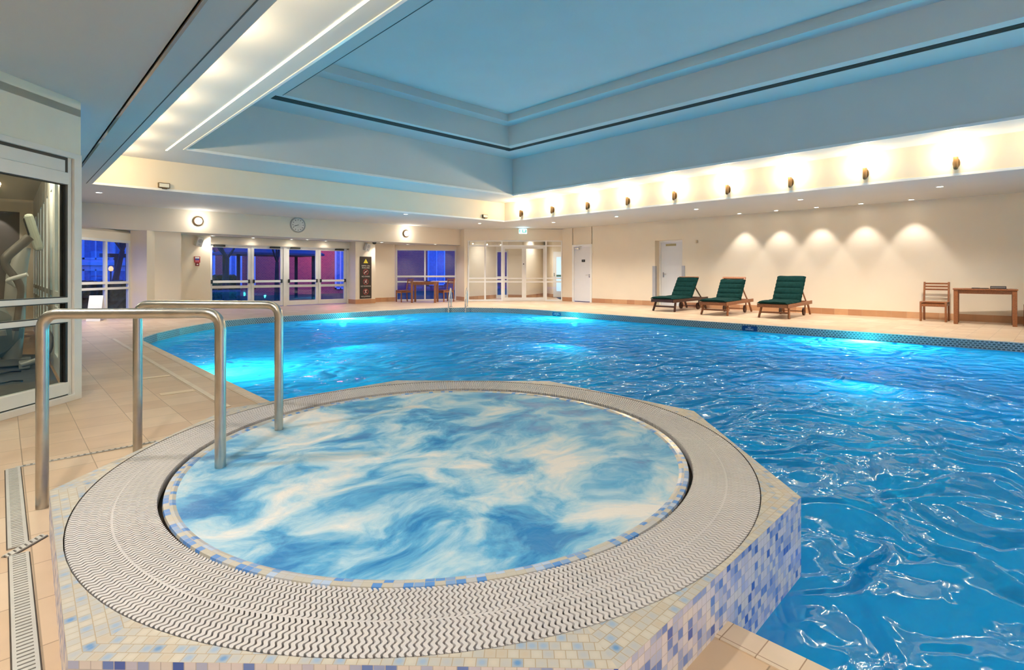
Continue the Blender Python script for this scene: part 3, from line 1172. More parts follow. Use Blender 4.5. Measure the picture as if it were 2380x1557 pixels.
# tiled lip that dips into the water
lip = MB()
prof = [(1.238, .150), (1.235, .160), (1.205, .160), (1.172, .148), (1.145, .12), (1.13, .05), (1.13, -.5)]
vv = [0]
for i in range(1, len(prof)):
    vv.append(vv[-1] + math.dist(prof[i], prof[i - 1]))
for i in range(seg):
    a, b = 2 * PI * i / seg, 2 * PI * (i + 1) / seg
    for j in range(len(prof) - 1):
        lip.quad(P_(prof[j][0], a, prof[j][1]), P_(prof[j][0], b, prof[j][1]), P_(prof[j + 1][0], b, prof[j + 1][1]), P_(prof[j + 1][0], a, prof[j + 1][1]),
                 [(a * 1.2, vv[j]), (b * 1.2, vv[j]), (b * 1.2, vv[j + 1]), (a * 1.2, vv[j + 1])])
lip.build('tiled_lip', M_LIPT, tub, smooth=True)
# wavy slats of the grating: an inner and an outer ring of slats, half a pitch apart, joined by ribs
gr = MB()
NS = 520
RM = 1.392


def slats(r0, r1, shift):
    K = max(6, int((r1 - r0) / 0.0042))
    for i in range(NS):
        th = 2 * PI * (i + shift) / NS
        vs, fs = [], []
        for k in range(K + 1):
            r = r0 + (r1 - r0) * k / K
            pitch = 2 * PI * r / NS
            w = pitch * 0.325
            if k in (0, K):
                w *= 0.6
            o = 0.0042 * math.sin(2 * PI * (r - 1.26) / 0.0285)
            c, s_ = math.cos(th), math.sin(th)
            for sgn, z in ((-1, .128), (-1, .166), (1, .166), (1, .128)):
                t_ = o + sgn * w
                vs.append((r * c - t_ * s_, r * s_ + t_ * c, z + (0.003 if z > .15 else 0)))
        for k in range(K):
            b = 4 * k
            for j in range(3):
                fs.append((b + j, b + j + 1, b + 5 + j, b + 4 + j))
        fs.append((0, 3, 2, 1))
        fs.append((4 * K, 4 * K + 1, 4 * K + 2, 4 * K + 3))
        gr.add(vs, fs)


slats(R_IN, RM, 0.0)
slats(RM, R_OUT - .004, 0.5)
for rr, w, zt in ((RM, .0035, .1685), (1.29, .004, .150), (1.49, .004, .150)):
    for i in range(seg):
        a, b = 2 * PI * i / seg, 2 * PI * (i + 1) / seg
        gr.quad(P_(rr - w, a, zt), P_(rr + w, a, zt), P_(rr + w, b, zt), P_(rr - w, b, zt))
gr.build('overflow_grating', M_GRATE, tub)

# bubbling water
bw = MB()
NR, NA = 90, 200
vs = [(0, 0, 0)]
RW = 1.196


def bub(x, y):
    p = Vector((x * 2.1 + 5, y * 2.1, 0))
    h = mnoise.noise(p) * .014 + mnoise.noise(p * 2.7) * .007 + mnoise.noise(p * 7) * .0025
    return h


for j in range(1, NR + 1):
    r = RW * j / NR
    fall = min(1.0, (RW - r) / 0.12)
    for i in range(NA):
        a = 2 * PI * i / NA
        x, y = r * math.cos(a), r * math.sin(a)
        vs.append((x, y, bub(x, y) * fall))
fs = [(0, 1 + i, 1 + (i + 1) % NA) for i in range(NA)]
for j in range(NR - 1):
    for i in range(NA):
        a, b = 1 + j * NA + i, 1 + j * NA + (i + 1) % NA
        fs.append((a, a + NA, b + NA, b))
bw.add(vs, fs)
bwo = bw.build('bubbling_water', foam_mat(), smooth=True, angle=180)
bwo.location = (TC.x, TC.y, 0.1555)
bwo.rotation_euler = tub.rotation_euler
bwo.scale = tub.scale
tag(bwo, 'churning blue and white water inside the hot tub', 'water', kind='stuff')


# handrails
def arc_path(pts, r, n=8):
    out = [Vector(pts[0])]
    for i in range(1, len(pts) - 1):
        p, a, b = Vector(pts[i]), Vector(pts[i - 1]), Vector(pts[i + 1])
        u, v = (a - p).normalized(), (b - p).normalized()
        for k in range(n + 1):
            t = k / n
            out.append((p + u * r) * (1 - t) ** 2 + p * 2 * t * (1 - t) + (p + v * r) * t ** 2)
    out.append(Vector(pts[-1]))
    return out


for lab, p, q in (('near steel handrail arching from the deck into the hot tub', (0.128, 3.171), (0.722, 2.687)),
                  ('far steel handrail arching from the deck into the hot tub', (0.573, 3.775), (1.148, 3.135))):
    t = thing('handrail', lab, 'handrail', (p[0], p[1], 0), 0, 'steel handrails of the hot tub')
    q_ = Vector((q[0] - p[0], q[1] - p[1]))
    h = 0.868
    tb = MB()
    tb.tube(arc_path([(0, 0, 0.0), (0, 0, h), (q_.x, q_.y, h), (q_.x, q_.y, 0.0)], 0.075), 0.0235, 24)
    tb.build('rail_tube', M_STEEL, t, smooth=True)

# ------------------------------------------------------------------ drains on the deck beside the tub
M_DRAIN = plain('pale_drain', (0.46, 0.45, 0.42), 0.45, var=0.06, scale=9)


def slotted(name, label, p0, p1, w, pitch, slot_w, slot_l, skew=0.0, z=0.006, group=None):
    a, b = Vector(p0), Vector(p1)
    d_ = (b - a)
    ln = d_.length
    ang = math.atan2(d_.y, d_.x)
    t = thing(name, label, 'drain', (a.x, a.y, 0), ang, group)
    ch_ = MB()
    ch_.box((0, -w / 2 - .004, 0.001), (ln, w / 2 + .004, 0.002))
    ch_.build('drain_channel', M_CHAN, t)
    g_ = MB()
    g_.box((0, -w / 2, 0.001), (ln, -slot_l / 2, z))
    g_.box((0, slot_l / 2, 0.001), (ln, w / 2, z))
    n_ = int(ln / pitch)
    for i in range(n_ + 1):
        x0 = i * ln / (n_ + 0.0001) - (pitch - slot_w) / 2
        x1 = x0 + pitch - slot_w
        x0, x1 = max(0, x0), min(ln, x1)
        k = skew
        vs = []
        for zz in (0.001, z):
            vs += [(x0 - k, -slot_l / 2, zz), (x1 - k, -slot_l / 2, zz), (x1 + k, slot_l / 2, zz), (x0 + k, slot_l / 2, zz)]
        g_.add(vs, [(0, 3, 2, 1), (4, 5, 6, 7), (0, 1, 5, 4), (1, 2, 6, 5), (2, 3, 7, 6), (3, 0, 4, 7)])
    g_.build('drain_grating', M_DRAIN, t)
    return t


slotted('floor_drain', 'far white slotted drain strip left of the hot tub, ending at the square-hole drain', (0.040, 3.905), (0.043, 2.775), 0.058, 0.0195, 0.0065, 0.036, group='slotted drains left of the hot tub')
slotted('floor_drain', 'near white slotted drain strip left of the hot tub, running to the viewer', (0.044, 2.70), (0.048, 0.9), 0.054, 0.0195, 0.0065, 0.036, group='slotted drains left of the hot tub')
slotted('floor_drain', 'short diagonal slotted drain strip meeting the hot tub corner', (0.010, 2.705), (0.119, 2.822), 0.030, 0.021, 0.006, 0.022, skew=.006, z=.0075)
t = thing('floor_drain', 'narrow drain strip with square holes crossing the deck to the hot tub', 'drain', (0.05, 3.92, 0))
g_, h_ = MB(), MB()
g_.box((0, -.011, 0.001), (0.70, .011, .005))
for i in range(24):
    x = 0.03 + i * 0.0285
    h_.box((x, -.0055, .0045), (x + .011, .0055, .0056))
g_.build('drain_strip', M_DRAIN, t)
h_.build('drain_hole', M_BLACK, t)
# pale inlaid strip and two flat lighter rectangles on the deck beside the pool
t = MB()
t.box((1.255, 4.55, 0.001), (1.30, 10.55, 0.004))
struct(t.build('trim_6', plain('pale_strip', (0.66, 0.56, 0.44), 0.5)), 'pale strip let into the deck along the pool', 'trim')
for lab, (x0, y0, x1, y1) in (('nearer pale rectangle on the deck beside the pool', (0.98, 5.36, 1.24, 5.46)), ('farther pale rectangle on the deck beside the pool', (1.0, 6.32, 1.24, 6.40))):
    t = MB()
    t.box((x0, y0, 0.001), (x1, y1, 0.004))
    tag(t.build('deck_patch', plain('pale_patch', (0.70, 0.57, 0.40), 0.45)), lab, 'deck panel', 'pale rectangles on the deck')

# ================================================================== LIGHTS AND FITTINGS
M_BULB = emis('warm_glass_glow', (1.0, 0.80, 0.50), 22.0)
M_DISC = emis('downlight_glow', (1.0, 0.95, 0.86), 14.0)


def sconce_mesh():
    t = thing('wall_lamp', 'x', 'wall lamp')
    # local: wall is the plane x=0, lamp projects to -x
    bp_ = MB()
    bp_.lathe([(.0, -.002), (.052, -.002), (.052, .008), (.044, .016), (.0, .016)], 20, Matrix.Translation((0, 0, -.05)) @ Matrix.Rotation(-PI / 2, 4, 'Y') @ Matrix.Diagonal((1.7, 1, 1, 1)))
    bp_.build('back_plate', M_BRONZE, t, smooth=True)
    ar = MB()
    ar.tube([(-.01, 0, -.05), (-.075, 0, -.05)], .010, 10)
    ar.build('bracket', M_BRONZE, t, smooth=True)
    bd = MB()
    bd.lathe([(.0, -.175), (.018, -.172), (.031, -.157), (.035, -.13), (.037, .045), (.0, .045)], 20, Matrix.Translation((-.08, 0, 0)))
    bd.build('lamp_body', M_BRONZE, t, smooth=True)
    gl_ = MB()
    gl_.lathe([(.0, .046), (.036, .046), (.042, .16), (.0, .16)], 20, Matrix.Translation((-.08, 0, 0)))
    gl_.build('glass_shade', M_BULB, t, smooth=True)
    fin = MB()
    fin.lathe([(.0, .161), (.044, .161), (.044, .167), (.0, .167)], 20, Matrix.Translation((-.08, 0, 0)))
    fin.build('shade_rim', M_BRONZE, t, smooth=True)
    return t


ORD = ['farthest of the nine bronze wall lamps, in the corner', 'second bronze wall lamp from the corner', 'third bronze wall lamp from the corner', 'fourth bronze wall lamp from the corner',
       'fifth bronze wall lamp from the corner, middle of the row', 'sixth bronze wall lamp from the corner', 'seventh bronze wall lamp from the corner',
       'eighth bronze wall lamp from the corner', 'largest bronze wall lamp, nearest on the right ledge']
proto = sconce_mesh()
first = True
SCY = [11.80, 10.49, 9.18, 7.87, 6.54, 5.23, 3.915, 2.60, 1.28]
for i, y in enumerate(SCY):
    o = proto if first else copy_tree(proto)
    first = False
    place(o, (XF, y, 2.985), 0.0, ORD[i] + ' above the loungers' if i not in (0, 8) else ORD[i], 'bronze wall lamps on the right ledge')
    lamp('POINT', 'lamp_light', (XF - .16, y, 3.10), P_SCONCE, WARM, shadow_soft_size=0.05)
for y in (-.03, -1.34):
    place(copy_tree(proto), (XF, y, 2.985), 0.0, 'bronze wall lamp of the right-hand row, past the edge of the view', 'bronze wall lamps past the view')
    lamp('POINT', 'lamp_light', (XF - .16, y, 3.10), P_SCONCE, WARM, shadow_soft_size=0.05)
# the same lamps stand on the left upstand, behind the soffit edge
upl = thing('uplighter', 'small bronze uplighter tucked behind the left soffit edge', 'wall lamp', (0, 0, 0), 0, 'uplighters behind the left soffit edge')
m_ = MB()
m_.lathe([(0, -.05), (.03, -.045), (.055, -.02), (.06, .0), (.05, .0), (.045, -.01), (0, -.03)], 20, Matrix.Translation((.075, 0, 0)))
m_.box((0, -.02, -.03), (.03, .02, -.01))
m_.build('lamp_bowl', M_BRONZE, upl, smooth=True)
m_ = MB()
m_.lathe([(0, -.028), (.042, -.008), (.03, -.004), (0, -.004)], 20, Matrix.Translation((.075, 0, 0)))
m_.build('lamp_bulb', M_BULB, upl, smooth=True)
for i, y in enumerate(SCY + [0.0, -1.3]):
    o = copy_tree(upl) if i else upl
    place(o, (XB, y, 2.985))
    lamp('POINT', 'lamp_light', (XB + .11, y, 3.03), P_UP, WARM, shadow_soft_size=0.04)

# warm strip light in the left ledge
st = MB()
st.box((2.176, -2.3, Z2 - .006), (2.198, 11.52, Z2 - .001))
tag(st.build('strip_light', emis('strip_glow', (1.0, 0.82, 0.52), 5.0)), 'long warm strip light let into the left ceiling ledge', 'strip light')


def downlight_mesh(r=0.05):
    t = thing('downlight', 'x', 'downlight')
    rg = MB()
    rg.lathe([(r, .0), (r * 1.45, .0), (r * 1.5, -.004), (r * 1.1, -.010), (r, -.004)], 20, caps=False)
    rg.build('trim_ring', M_WHITE, t, smooth=True)
    ds = MB()
    ds.lathe([(0, -.0045), (r, -.0045), (r, -.001), (0, -.001)], 20)
    ds.build('lamp_disc', M_DISC, t)
    return t


dproto = downlight_mesh()
used = [False]


def down(x, y, z, label, group, power=P_DOWN, color=WARMW, size=PI * 0.75, blend=0.8, aim=None):
    o = copy_tree(dproto) if used[0] else dproto
    used[0] = True
    place(o, (x, y, z), 0, label, group)
    rot = (0, 0, 0)
    if aim:
        rot = (Vector(aim) - Vector((x, y, z))).to_track_quat('-Z', 'Y').to_euler()
    lamp('SPOT', 'down_beam', (x, y, z - .02), power, color, rot=rot, spot_size=size, spot_blend=blend, shadow_soft_size=0.04)


NTH = ['first', 'second', 'third', 'fourth', 'fifth']
for i, y in enumerate([11.66, 9.17, 6.67, 4.16, 1.67]):
    down(13.09, y, Z1, NTH[i] + ' downlight from the corner in the soffit row below the wall lamps', 'downlights in the right soffit')
for i, y in enumerate([6.32, 5.34, 4.366, 3.397, 2.415]):
    down(14.92, y, Z1, NTH[i] + ' wall-washing downlight from the corner, throwing a pale arch on the right wall', 'wall-washing downlights', P_WASH,
         (1.0, 0.93, 0.86), math.radians(70), 0.5, aim=(15.12, y, 0.0))
down(1.444, 13.89, Z1, 'downlight in the far soffit beside the left ceiling corner', 'downlights in the far soffit')
down(8.25, 12.95, Z1, 'downlight on the edge of the far soffit left of the round lamp at right', 'downlights in the far soffit')
down(11.58, 13.63, Z1, 'downlight in the far soffit left of the exit sign', 'downlights in the far soffit')
down(4.9, 13.9, Z1, 'downlight in the far soffit above the left handrail', 'downlights in the far soffit') if False else None
for i, (x, y) in enumerate([(2.83, 16.5), (4.336, 16.9), (7.03, 16.77), (9.53, 16.49), (11.60, 16.2)]):
    down(x, y, ZB, ['in the low soffit above the angled left window', 'in the low soffit left of the patio doors', 'in the low soffit below the clock', 'in the low soffit above the black notice', 'in the low soffit over the wooden table'][i].join(['downlight ', '']),
         'downlights in the low soffit', 34.0)
for i, (x, z) in enumerate([(5.48, ZB), (6.64, ZB), (7.77, ZB)]):
    down(x, 17.04, z, NTH[i] + ' small spotlight from the left against the header of the patio doors', 'spotlights over the patio doors', 3.5)
down(10.9, 16.95, ZB, 'small spotlight against the head of the far right window', 'spotlights over the patio doors', 4.0)
for (x, y, z) in ((-.75, 3.5, 2.49), (-.35, 1.6, 2.49), (-1.2, 0.0, 2.49), (.9, -2.3, 2.73), (4.5, -3.0, 2.73), (8.0, -3.0, 2.73)):  # unseen fill downlights, added to brighten the tub, near deck and gym wall
    down(x, y, z, 'added unseen fill downlight, behind or above the viewpoint', 'added fill downlights behind the viewpoint', 88.0 if x < 0 else 210.0, (1.0, .92, .80), PI * (.95 if x < 0 else .75))
# lobby lights
for i, (x, y) in enumerate([(13.9, 15.4), (15.2, 14.3), (16.2, 15.2)]):
    down(x, y, Z1 - .02, NTH[i] + ' downlight from the left inside the lobby', 'downlights in the lobby', 70.0, WARMW)


# round bulkhead lamps
def dome(x, label):
    t = thing('round_wall_lamp', label, 'wall lamp', (x, YB, 2.447), 0, 'round lamps on the bulkhead')
    rx = Matrix.Rotation(PI / 2, 4, 'X')
    b_ = MB()
    b_.lathe([(0, 0), (.125, 0), (.128, .03), (.115, .055), (.095, .06), (.09, .05), (0, .05)], 32, rx)
    b_.build('lamp_rim', M_BRONZE, t, smooth=True)
    g_ = MB()
    g_.lathe([(.092, .052), (.085, .085), (.06, .105), (.03, .113), (0, .115)], 32, rx)
    g_.build('lamp_dome', emis('dome_glow', (1.0, 0.93, 0.80), 5.0), t, smooth=True)
    lamp('POINT', 'dome_light', (0, -.2, 0), 5.0, WARMW, t, shadow_soft_size=.08)


dome(3.78, 'round bronze-rimmed wall lamp at left on the bulkhead')
dome(10.262, 'round bronze-rimmed wall lamp at right on the bulkhead')

# clock
t = thing('wall_clock', 'round grey wall clock on the bulkhead above the patio doors', 'clock', (6.455, YB, 2.511))
rx = Matrix.Rotation(PI / 2, 4, 'X')
m_ = MB()
m_.lathe([(0, 0), (.235, 0), (.235, .02), (.215, .035), (.20, .03), (.195, .02), (0, .02)], 40, rx)
m_.build('clock_case', plain('clock_grey', (0.42, 0.41, 0.38), 0.35, 0.5), t, smooth=True)
m_ = MB()
m_.lathe([(0, .021), (.193, .021), (.193, .024), (0, .024)], 40, rx)
m_.build('clock_dial', plain('dial_white', (0.70, 0.67, 0.60), 0.25), t)
for k in range(12):
    a = k * PI / 6
    m_ = MB()
    m_.box((-.010, -.027, -.012), (.010, -.0245, .012), Matrix.Translation((.155 * math.sin(a), 0, .155 * math.cos(a))) @ Matrix.Rotation(a, 4, 'Y'))
    m_.build('hour_mark', M_RUBBER, t)
for L_, w_, a in ((.10, .014, math.radians(248)), (.145, .010, math.radians(252))):
    m_ = MB()
    m_.box((-w_ / 2, -.030, -.02), (w_ / 2, -.0275, L_), Matrix.Rotation(a, 4, 'Y'))
    m_.build('clock_hand', M_RUBBER, t)


# emergency lamp boxes on the fascia
def flood(x, z, label):
    t = thing('emergency_lamp', label, 'emergency lamp', (x, YF, z), 0, 'emergency lamps on the far upstand')
    m_ = MB()
    m_.box((-.10, -.07, -.045), (.10, 0, .055))
    m_.build('housing', M_BRONZE, t, bevel=.008)
    m_ = MB()
    m_.box((-.085, -.075, -.035), (.085, -.069, .04))
    m_.build('diffuser', plain('frosted', (0.75, 0.72, 0.62), 0.2), t)
    m_ = MB()
    m_.box((-.03, -.08, -.066), (.05, -.02, -.045))
    m_.build('clip', M_BRONZE, t)


flood(2.346, 2.815, 'bronze emergency lamp box at left on the far upstand')
flood(10.90, 2.831, 'bronze emergency lamp box near the corner of the far upstand')

# exit sign
t = thing('exit_sign', 'glowing green and white exit sign hanging above the lobby screen', 'exit sign', (13.94, 13.93, 2.62), math.radians(-44))
m_ = MB()
m_.box((-.15, -.02, .075), (.15, .02, .105))
m_.build('sign_holder', M_GREY, t)
m_ = MB()
m_.box((-.15, -.006, -.10), (.15, .006, .075))
m_.build('sign_panel', emis('exit_white', (0.62, 0.95, 1.0), 1.2), t)
m_ = MB()
gm = emis('exit_green', (0.01, 0.35, 0.24), 0.4)
m_.box((-.135, -.009, -.06), (-.105, -.0065, .055))
m_.box((-.03, -.009, -.055), (.125, -.0065, -.03))
m_.box((-.03, -.009, -.03), (.0, -.0065, .05))
m_.box((.09, -.009, -.03), (.125, -.0065, .05))
m_.box((.0, -.009, .03), (.02, -.0065, .05))
m_.box((-.085, -.009, .0), (-.065, -.0065, .03))
m_.build('exit_symbol', gm, t)
m_ = MB()
m_.cyl((-.1, 0, .105), (-.1, 0, .13), .006, seg=8)
m_.cyl((.1, 0, .105), (.1, 0, .13), .006, seg=8)
m_.build('hanger', M_GREY, t)
lamp('AREA', 'exit_glow', (0, -.03, -.02), 2.0, (0.5, 0.85, 1.0), t, rot=(-PI / 2, 0, 0), size=.25)

# pool lamps
POOL_LAMPS = [((6.5, 13.24, -.27), (0, -1), 'underwater pool lamp in the far pool wall'), ((11.07, 9.1, -.27), (-1, 0), 'farther underwater pool lamp in the right pool wall'),
              ((11.07, 2.43, -.27), (-1, 0), 'nearer underwater pool lamp in the right pool wall'), ((1.575, 7.0, -.55), (1, 0), 'underwater pool lamp in the near pool wall'),
              ((11.07, -1.2, -.27), (-1, 0), 'underwater pool lamp at the unseen end of the right pool wall')]
for (p, dr, lab) in POOL_LAMPS:
    t = thing('pool_lamp', lab, 'pool lamp', p, math.atan2(dr[1], dr[0]), 'underwater pool lamps')
    ry = Matrix.Rotation(PI / 2, 4, 'Y')
    m_ = MB()
    m_.lathe([(.10, 0), (.14, 0), (.14, .02), (.11, .03), (.10, .02)], 28, ry, caps=False)
    m_.build('lamp_ring', M_STEEL, t, smooth=True)
    m_ = MB()
    m_.lathe([(0, 0), (.10, 0), (.10, .015), (0, .02)], 28, ry)
    m_.build('lamp_lens', emis('pool_lamp_glow', (0.75, 0.95, 1.0), 3.0), t)
    lamp('AREA', 'pool_beam', (.06, 0, 0), P_POOL * (.35 if p[0] < 2 else 1.0), COOLW, t, rot=(0, -PI / 2 - 0.25, 0), shape='DISK', size=.2, spread=PI)

# ================================================================== FURNITURE
def make_lounger(pad_top=0.0, top_bar=True, group='sun loungers on the right deck'):
    """local x runs from the foot end to the head end, z up"""
    t = thing('sun_lounger', 'x', 'sun lounger', group=group)
    W = .325
    for s_ in (-1, 1):
        m = MB()
        m.bar((-.04, s_ * W, .29), (1.98, s_ * W, .315), .032, .085)
        m.build('side_rail', M_TEAK, t, bevel=.004)
        m = MB()
        m.bar((.17, s_ * (W - .03), .30), (.05, s_ * (W + .005), .0), .034, .062, up=(1, 0, 0))
        m.build('leg', M_TEAK, t, bevel=.003)
        m = MB()
        m.bar((1.72, s_ * (W - .03), .31), (1.93, s_ * (W - .02), .0), .034, .062, up=(1, 0, 0))
        m.build('leg', M_TEAK, t, bevel=.003)
        m = MB()
        m.cyl((1.50, s_ * (W - .075), .10), (1.50, s_ * (W - .04), .10), .10, seg=24)
        wo = m.build('wheel', M_TEAKD, t, smooth=True)
        m = MB()
        m.bar((1.50, s_ * (W - .03), .10), (1.50, s_ * (W - .03), .29), .02, .05, up=(1, 0, 0))
        m.build('wheel_strut', M_TEAK, t)
        m = MB()
        m.bar((1.30, s_ * (W - .055), .66), (1.70, s_ * (W - .055), .33), .02, .035)
        m.build('prop', M_TEAK, t)
    for (p, q_, a, b_) in (((-.03, -W, .29), (-.03, W, .29), .035, .075), ((1.96, -W, .31), (1.96, W, .31), .035, .07),
                           ((.105, -W + .02, .13), (.105, W - .02, .13), .03, .04), ((1.50, -W + .04, .10), (1.50, W - .04, .10), .02, .02)):
        m = MB()
        m.bar(p, q_, a, b_)
        m.build('cross_bar', M_TEAK, t)
    m = MB()
    for k in range(11):
        x = .03 + k * .098
        m.box((x, -W + .02, .325), (x + .07, W - .02, .343))
    m.build('seat_slats', M_TEAK, t)
    # back frame
    hx, hz = 1.06, .36
    bx, bz = 1.46, .36 + .56
    bd = Vector((bx - hx, 0, bz - hz))
    m = MB()
    for s_ in (-1, 1):
        m.bar((hx, s_ * (W - .04), hz), (bx, s_ * (W - .04), bz), .035, .05, up=(-1, 0, 1))
    m.bar((bx, -W + .022, bz), (bx, W - .022, bz), .055, .035, up=(-1, 0, 1))
    for k in range(1, 6):
        p = Vector((hx, 0, hz)) + bd * (k / 6)
        m.bar((p.x, -W + .05, p.z), (p.x, W - .05, p.z), .06, .016, up=(-1, 0, .9))
    m.build('backrest', M_TEAK, t)

    # padded cushion: rows of soft tufts over seat and back
    def pad(a, b, n_, th, name):
        a, b = Vector(a), Vector(b)
        d_ = (b - a)
        nrm = Vector((-d_.z, 0, d_.x)).normalized()
        m = MB()
        NX, NY = n_ * 8, 16
        grid = []
        for i in range(NX + 1):
            u = i / NX
            seg_ = abs(math.sin(u * n_ * PI))
            rowt = []
            for j in range(NY + 1):
                v = -1 + 2 * j / NY
                edge = max(0.0, 1 - abs(v) ** 8)
                puff = th * (.55 + .45 * seg_ ** .5) * (edge ** .5) + .004
                wob = .010 * mnoise.noise(Vector((u * 6, v * 2, n_)))
                p = a + d_ * u + nrm * (puff + wob * edge)
                rowt.append((p.x, v * (W + .005 + .006 * math.sin(u * 40)), p.z))
            grid.append(rowt)
        o0 = len(m.v)
        vs = [p for r in grid for p in r]
        fs = [(i * (NY + 1) + j, i * (NY + 1) + j + 1, (i + 1) * (NY + 1) + j + 1, (i + 1) * (NY + 1) + j) for i in range(NX) for j in range(NY)]
        m.add(vs, fs)
        # underside and skirts
        vs2 = [((a + d_ * u).x, s_ * (W + .005), (a + d_ * u).z) for u in (0, 1) for s_ in (-1, 1)]
        m.add(vs2, [(0, 1, 3, 2)])
        for r in (grid[0], grid[-1]):
            q0 = a if r is grid[0] else b
            for j in range(NY):
                m.quad(r[j], r[j + 1], (q0.x, r[j + 1][1], q0.z), (q0.x, r[j][1], q0.z))
        for j in (0, NY):
            for i in range(NX):
                p0, p1 = grid[i][j], grid[i + 1][j]
                q0, q1 = a + d_ * (i / NX), a + d_ * ((i + 1) / NX)
                m.quad(p0, p1, (q1.x, p1[1], q1.z), (q0.x, p0[1], q0.z))
        return m.build(name, M_GREEN, t, smooth=True, angle=60)

    pad((-.09, 0, .345), (1.05, 0, .350), 2, .065, 'seat_cushion')
    e = 1 - pad_top
    nv = Vector((-bd.z, 0, bd.x)).normalized() * .03
    a = Vector((hx, 0, hz)) + nv
    b = a + bd * e
    pad((a.x - .01, 0, a.z - .01), (b.x, 0, b.z), 4, .07, 'back_cushion')
    return t


l1 = make_lounger(0.05)
place(l1, (13.10, 7.655, 0), 0.0, 'dark wooden sun lounger with green cushion in front of the recessed door')
l2 = make_lounger(0.13)
place(l2, (12.82, 6.08, 0), math.radians(4.4), 'middle wooden sun lounger with green cushion, its backrest bar bare above the pad')
l3 = make_lounger(-0.04)
place(l3, (12.93, 4.70, 0), math.radians(3.0), 'rightmost wooden sun lounger, green cushion covering the whole backrest')
for o in l1.children:
    if o.name.split('.')[0] in ('side_rail', 'leg', 'cross_bar', 'wheel_strut', 'prop'):
        o.data.materials[0] = M_TEAKD


def make_chair(group):
    """local: faces -x, origin on the floor under the seat centre"""
    t = thing('dining_chair', 'x', 'chair', group=group)
    W, D = .215, .20
    for s_ in (-1, 1):
        m = MB()
        m.bar((-D, s_ * W, 0), (-D, s_ * W, .415), .036, .036, up=(1, 0, 0))
        m.build('leg', M_TEAK, t, bevel=.003)
        m = MB()
        m.bar((D + .03, s_ * W, 0), (D, s_ * W, .42), .036, .036, up=(1, 0, 0))
        m.bar((D, s_ * W, .41), (D + .06, s_ * (W - .002), .855), .034, .034, up=(1, 0, 0))
        m.build('rear_leg', M_TEAK, t, bevel=.003)
    m = MB()
    for k in range(5):
        x = -D - .015 + k * .086
        m.box((x, -W - .018, .412), (x + .076, W + .018, .43))
    m.build('seat', M_TEAK, t, bevel=.002)
    m = MB()
    m.bar((-D, -W, .355), (-D, W, .355), .022, .06)
    m.bar((D, -W, .37), (D, W, .37), .022, .05)
    for s_ in (-1, 1):
        m.bar((-D, s_ * W, .37), (D, s_ * W, .37), .022, .05)
    m.build('seat_rail', M_TEAK, t)
    for z in (.69, .755, .82):
        m = MB()
        k = (z - .41) / .445
        m.bar((D + .06 * k, -W, z), (D + .06 * k, W, z), .018, .038)
        m.build('back_slat', M_TEAK, t)
    return t


def make_table(lx, ly, h, group, mat=None):
    mat = mat or M_TEAK
    t = thing('wooden_table', 'x', 'table', group=group)
    m = MB()
    n_ = 6
    for k in range(n_):
        y0 = -ly / 2 + ly * k / n_
        m.box((-lx / 2, y0 + .002, h - .025), (lx / 2, y0 + ly / n_ - .002, h))
    m.build('table_top', mat, t, bevel=.002)
    m = MB()
    ix, iy = lx / 2 - .05, ly / 2 - .05
    for s_ in (-1, 1):
        m.bar((-ix, s_ * iy, h - .065), (ix, s_ * iy, h - .065), .022, .08)
        m.bar((s_ * ix, -iy, h - .065), (s_ * ix, iy, h - .065), .022, .08)
    m.build('apron', mat, t)
    for a in (-1, 1):
        for b in (-1, 1):
            m = MB()
            m.bar((a * ix, b * iy, 0), (a * ix, b * iy, h - .025), .07, .07, up=(1, 0, 0))
            m.build('leg', mat, t, bevel=.004)
    return t


c1 = make_chair('wooden dining chairs')
place(c1, (14.77, 1.975, 0), 0, 'wooden slat-back chair against the right wall, left of the long table')
c2 = copy_tree(c1)
place(c2, (14.86, 0.33, 0), 0, 'wooden chair cut off by the right edge of the view, beside the long table')
c3 = copy_tree(c1)
place(c3, (10.62, 16.78, 0), math.radians(-8), 'wooden chair left of the table in front of the far window')
c4 = copy_tree(c1)
place(c4, (11.86, 15.92, 0), math.radians(-5), 'wooden chair right of the table in front of the far window, behind the pool ladder')
tb1 = make_table(.62, .99, .735, 'wooden tables')
place(tb1, (14.55, 1.135, 0), math.radians(4), 'long wooden table with black folders against the right wall')
tb2 = make_table(.72, .92, .745, 'wooden tables')
place(tb2, (11.02, 16.02, 0), math.radians(46), 'wooden table between two chairs in front of the far window')

t = thing('menu_folder', 'flat black folder lying open on the long wooden table', 'folder', (14.50, 1.20, .735), math.radians(3))
m = MB()
m.box((-.11, -.13, 0), (.11, .0, .012))
m.box((-.11, .002, 0), (.11, .13, .016))
m.build('cover', M_BLACK, t, bevel=.002)
t = thing('black_tray', 'stacked black tray with grey front on the long wooden table', 'tray', (14.56, .93, .735), math.radians(4))
m = MB()
m.box((-.12, -.12, 0), (.12, .12, .006))
for (a, b) in (((-.12, -.12), (-.112, .12)), ((.112, -.12), (.12, .12)), ((-.112, -.12), (.112, -.112)), ((-.112, .112), (.112, .12))):
    m.box((a[0], a[1], .006), (b[0], b[1], .052))
m.build('tray_body', M_BLACK, t)
m = MB()
m.box((-.124, -.11, .012), (-.1195, .11, .046))
m.build('tray_front', plain('dark_grey_card', (0.16, 0.15, 0.14), 0.6), t)
t = thing('black_bowl', 'flat dark dish in the middle of the table by the far window', 'dish', (11.12, 16.02, .745))
m = MB()
m.lathe([(0, 0), (.07, 0), (.15, .018), (.155, .022), (.14, .02), (.06, .008), (0, .008)], 28)
m.build('dish_body', M_BLACK, t, smooth=True)

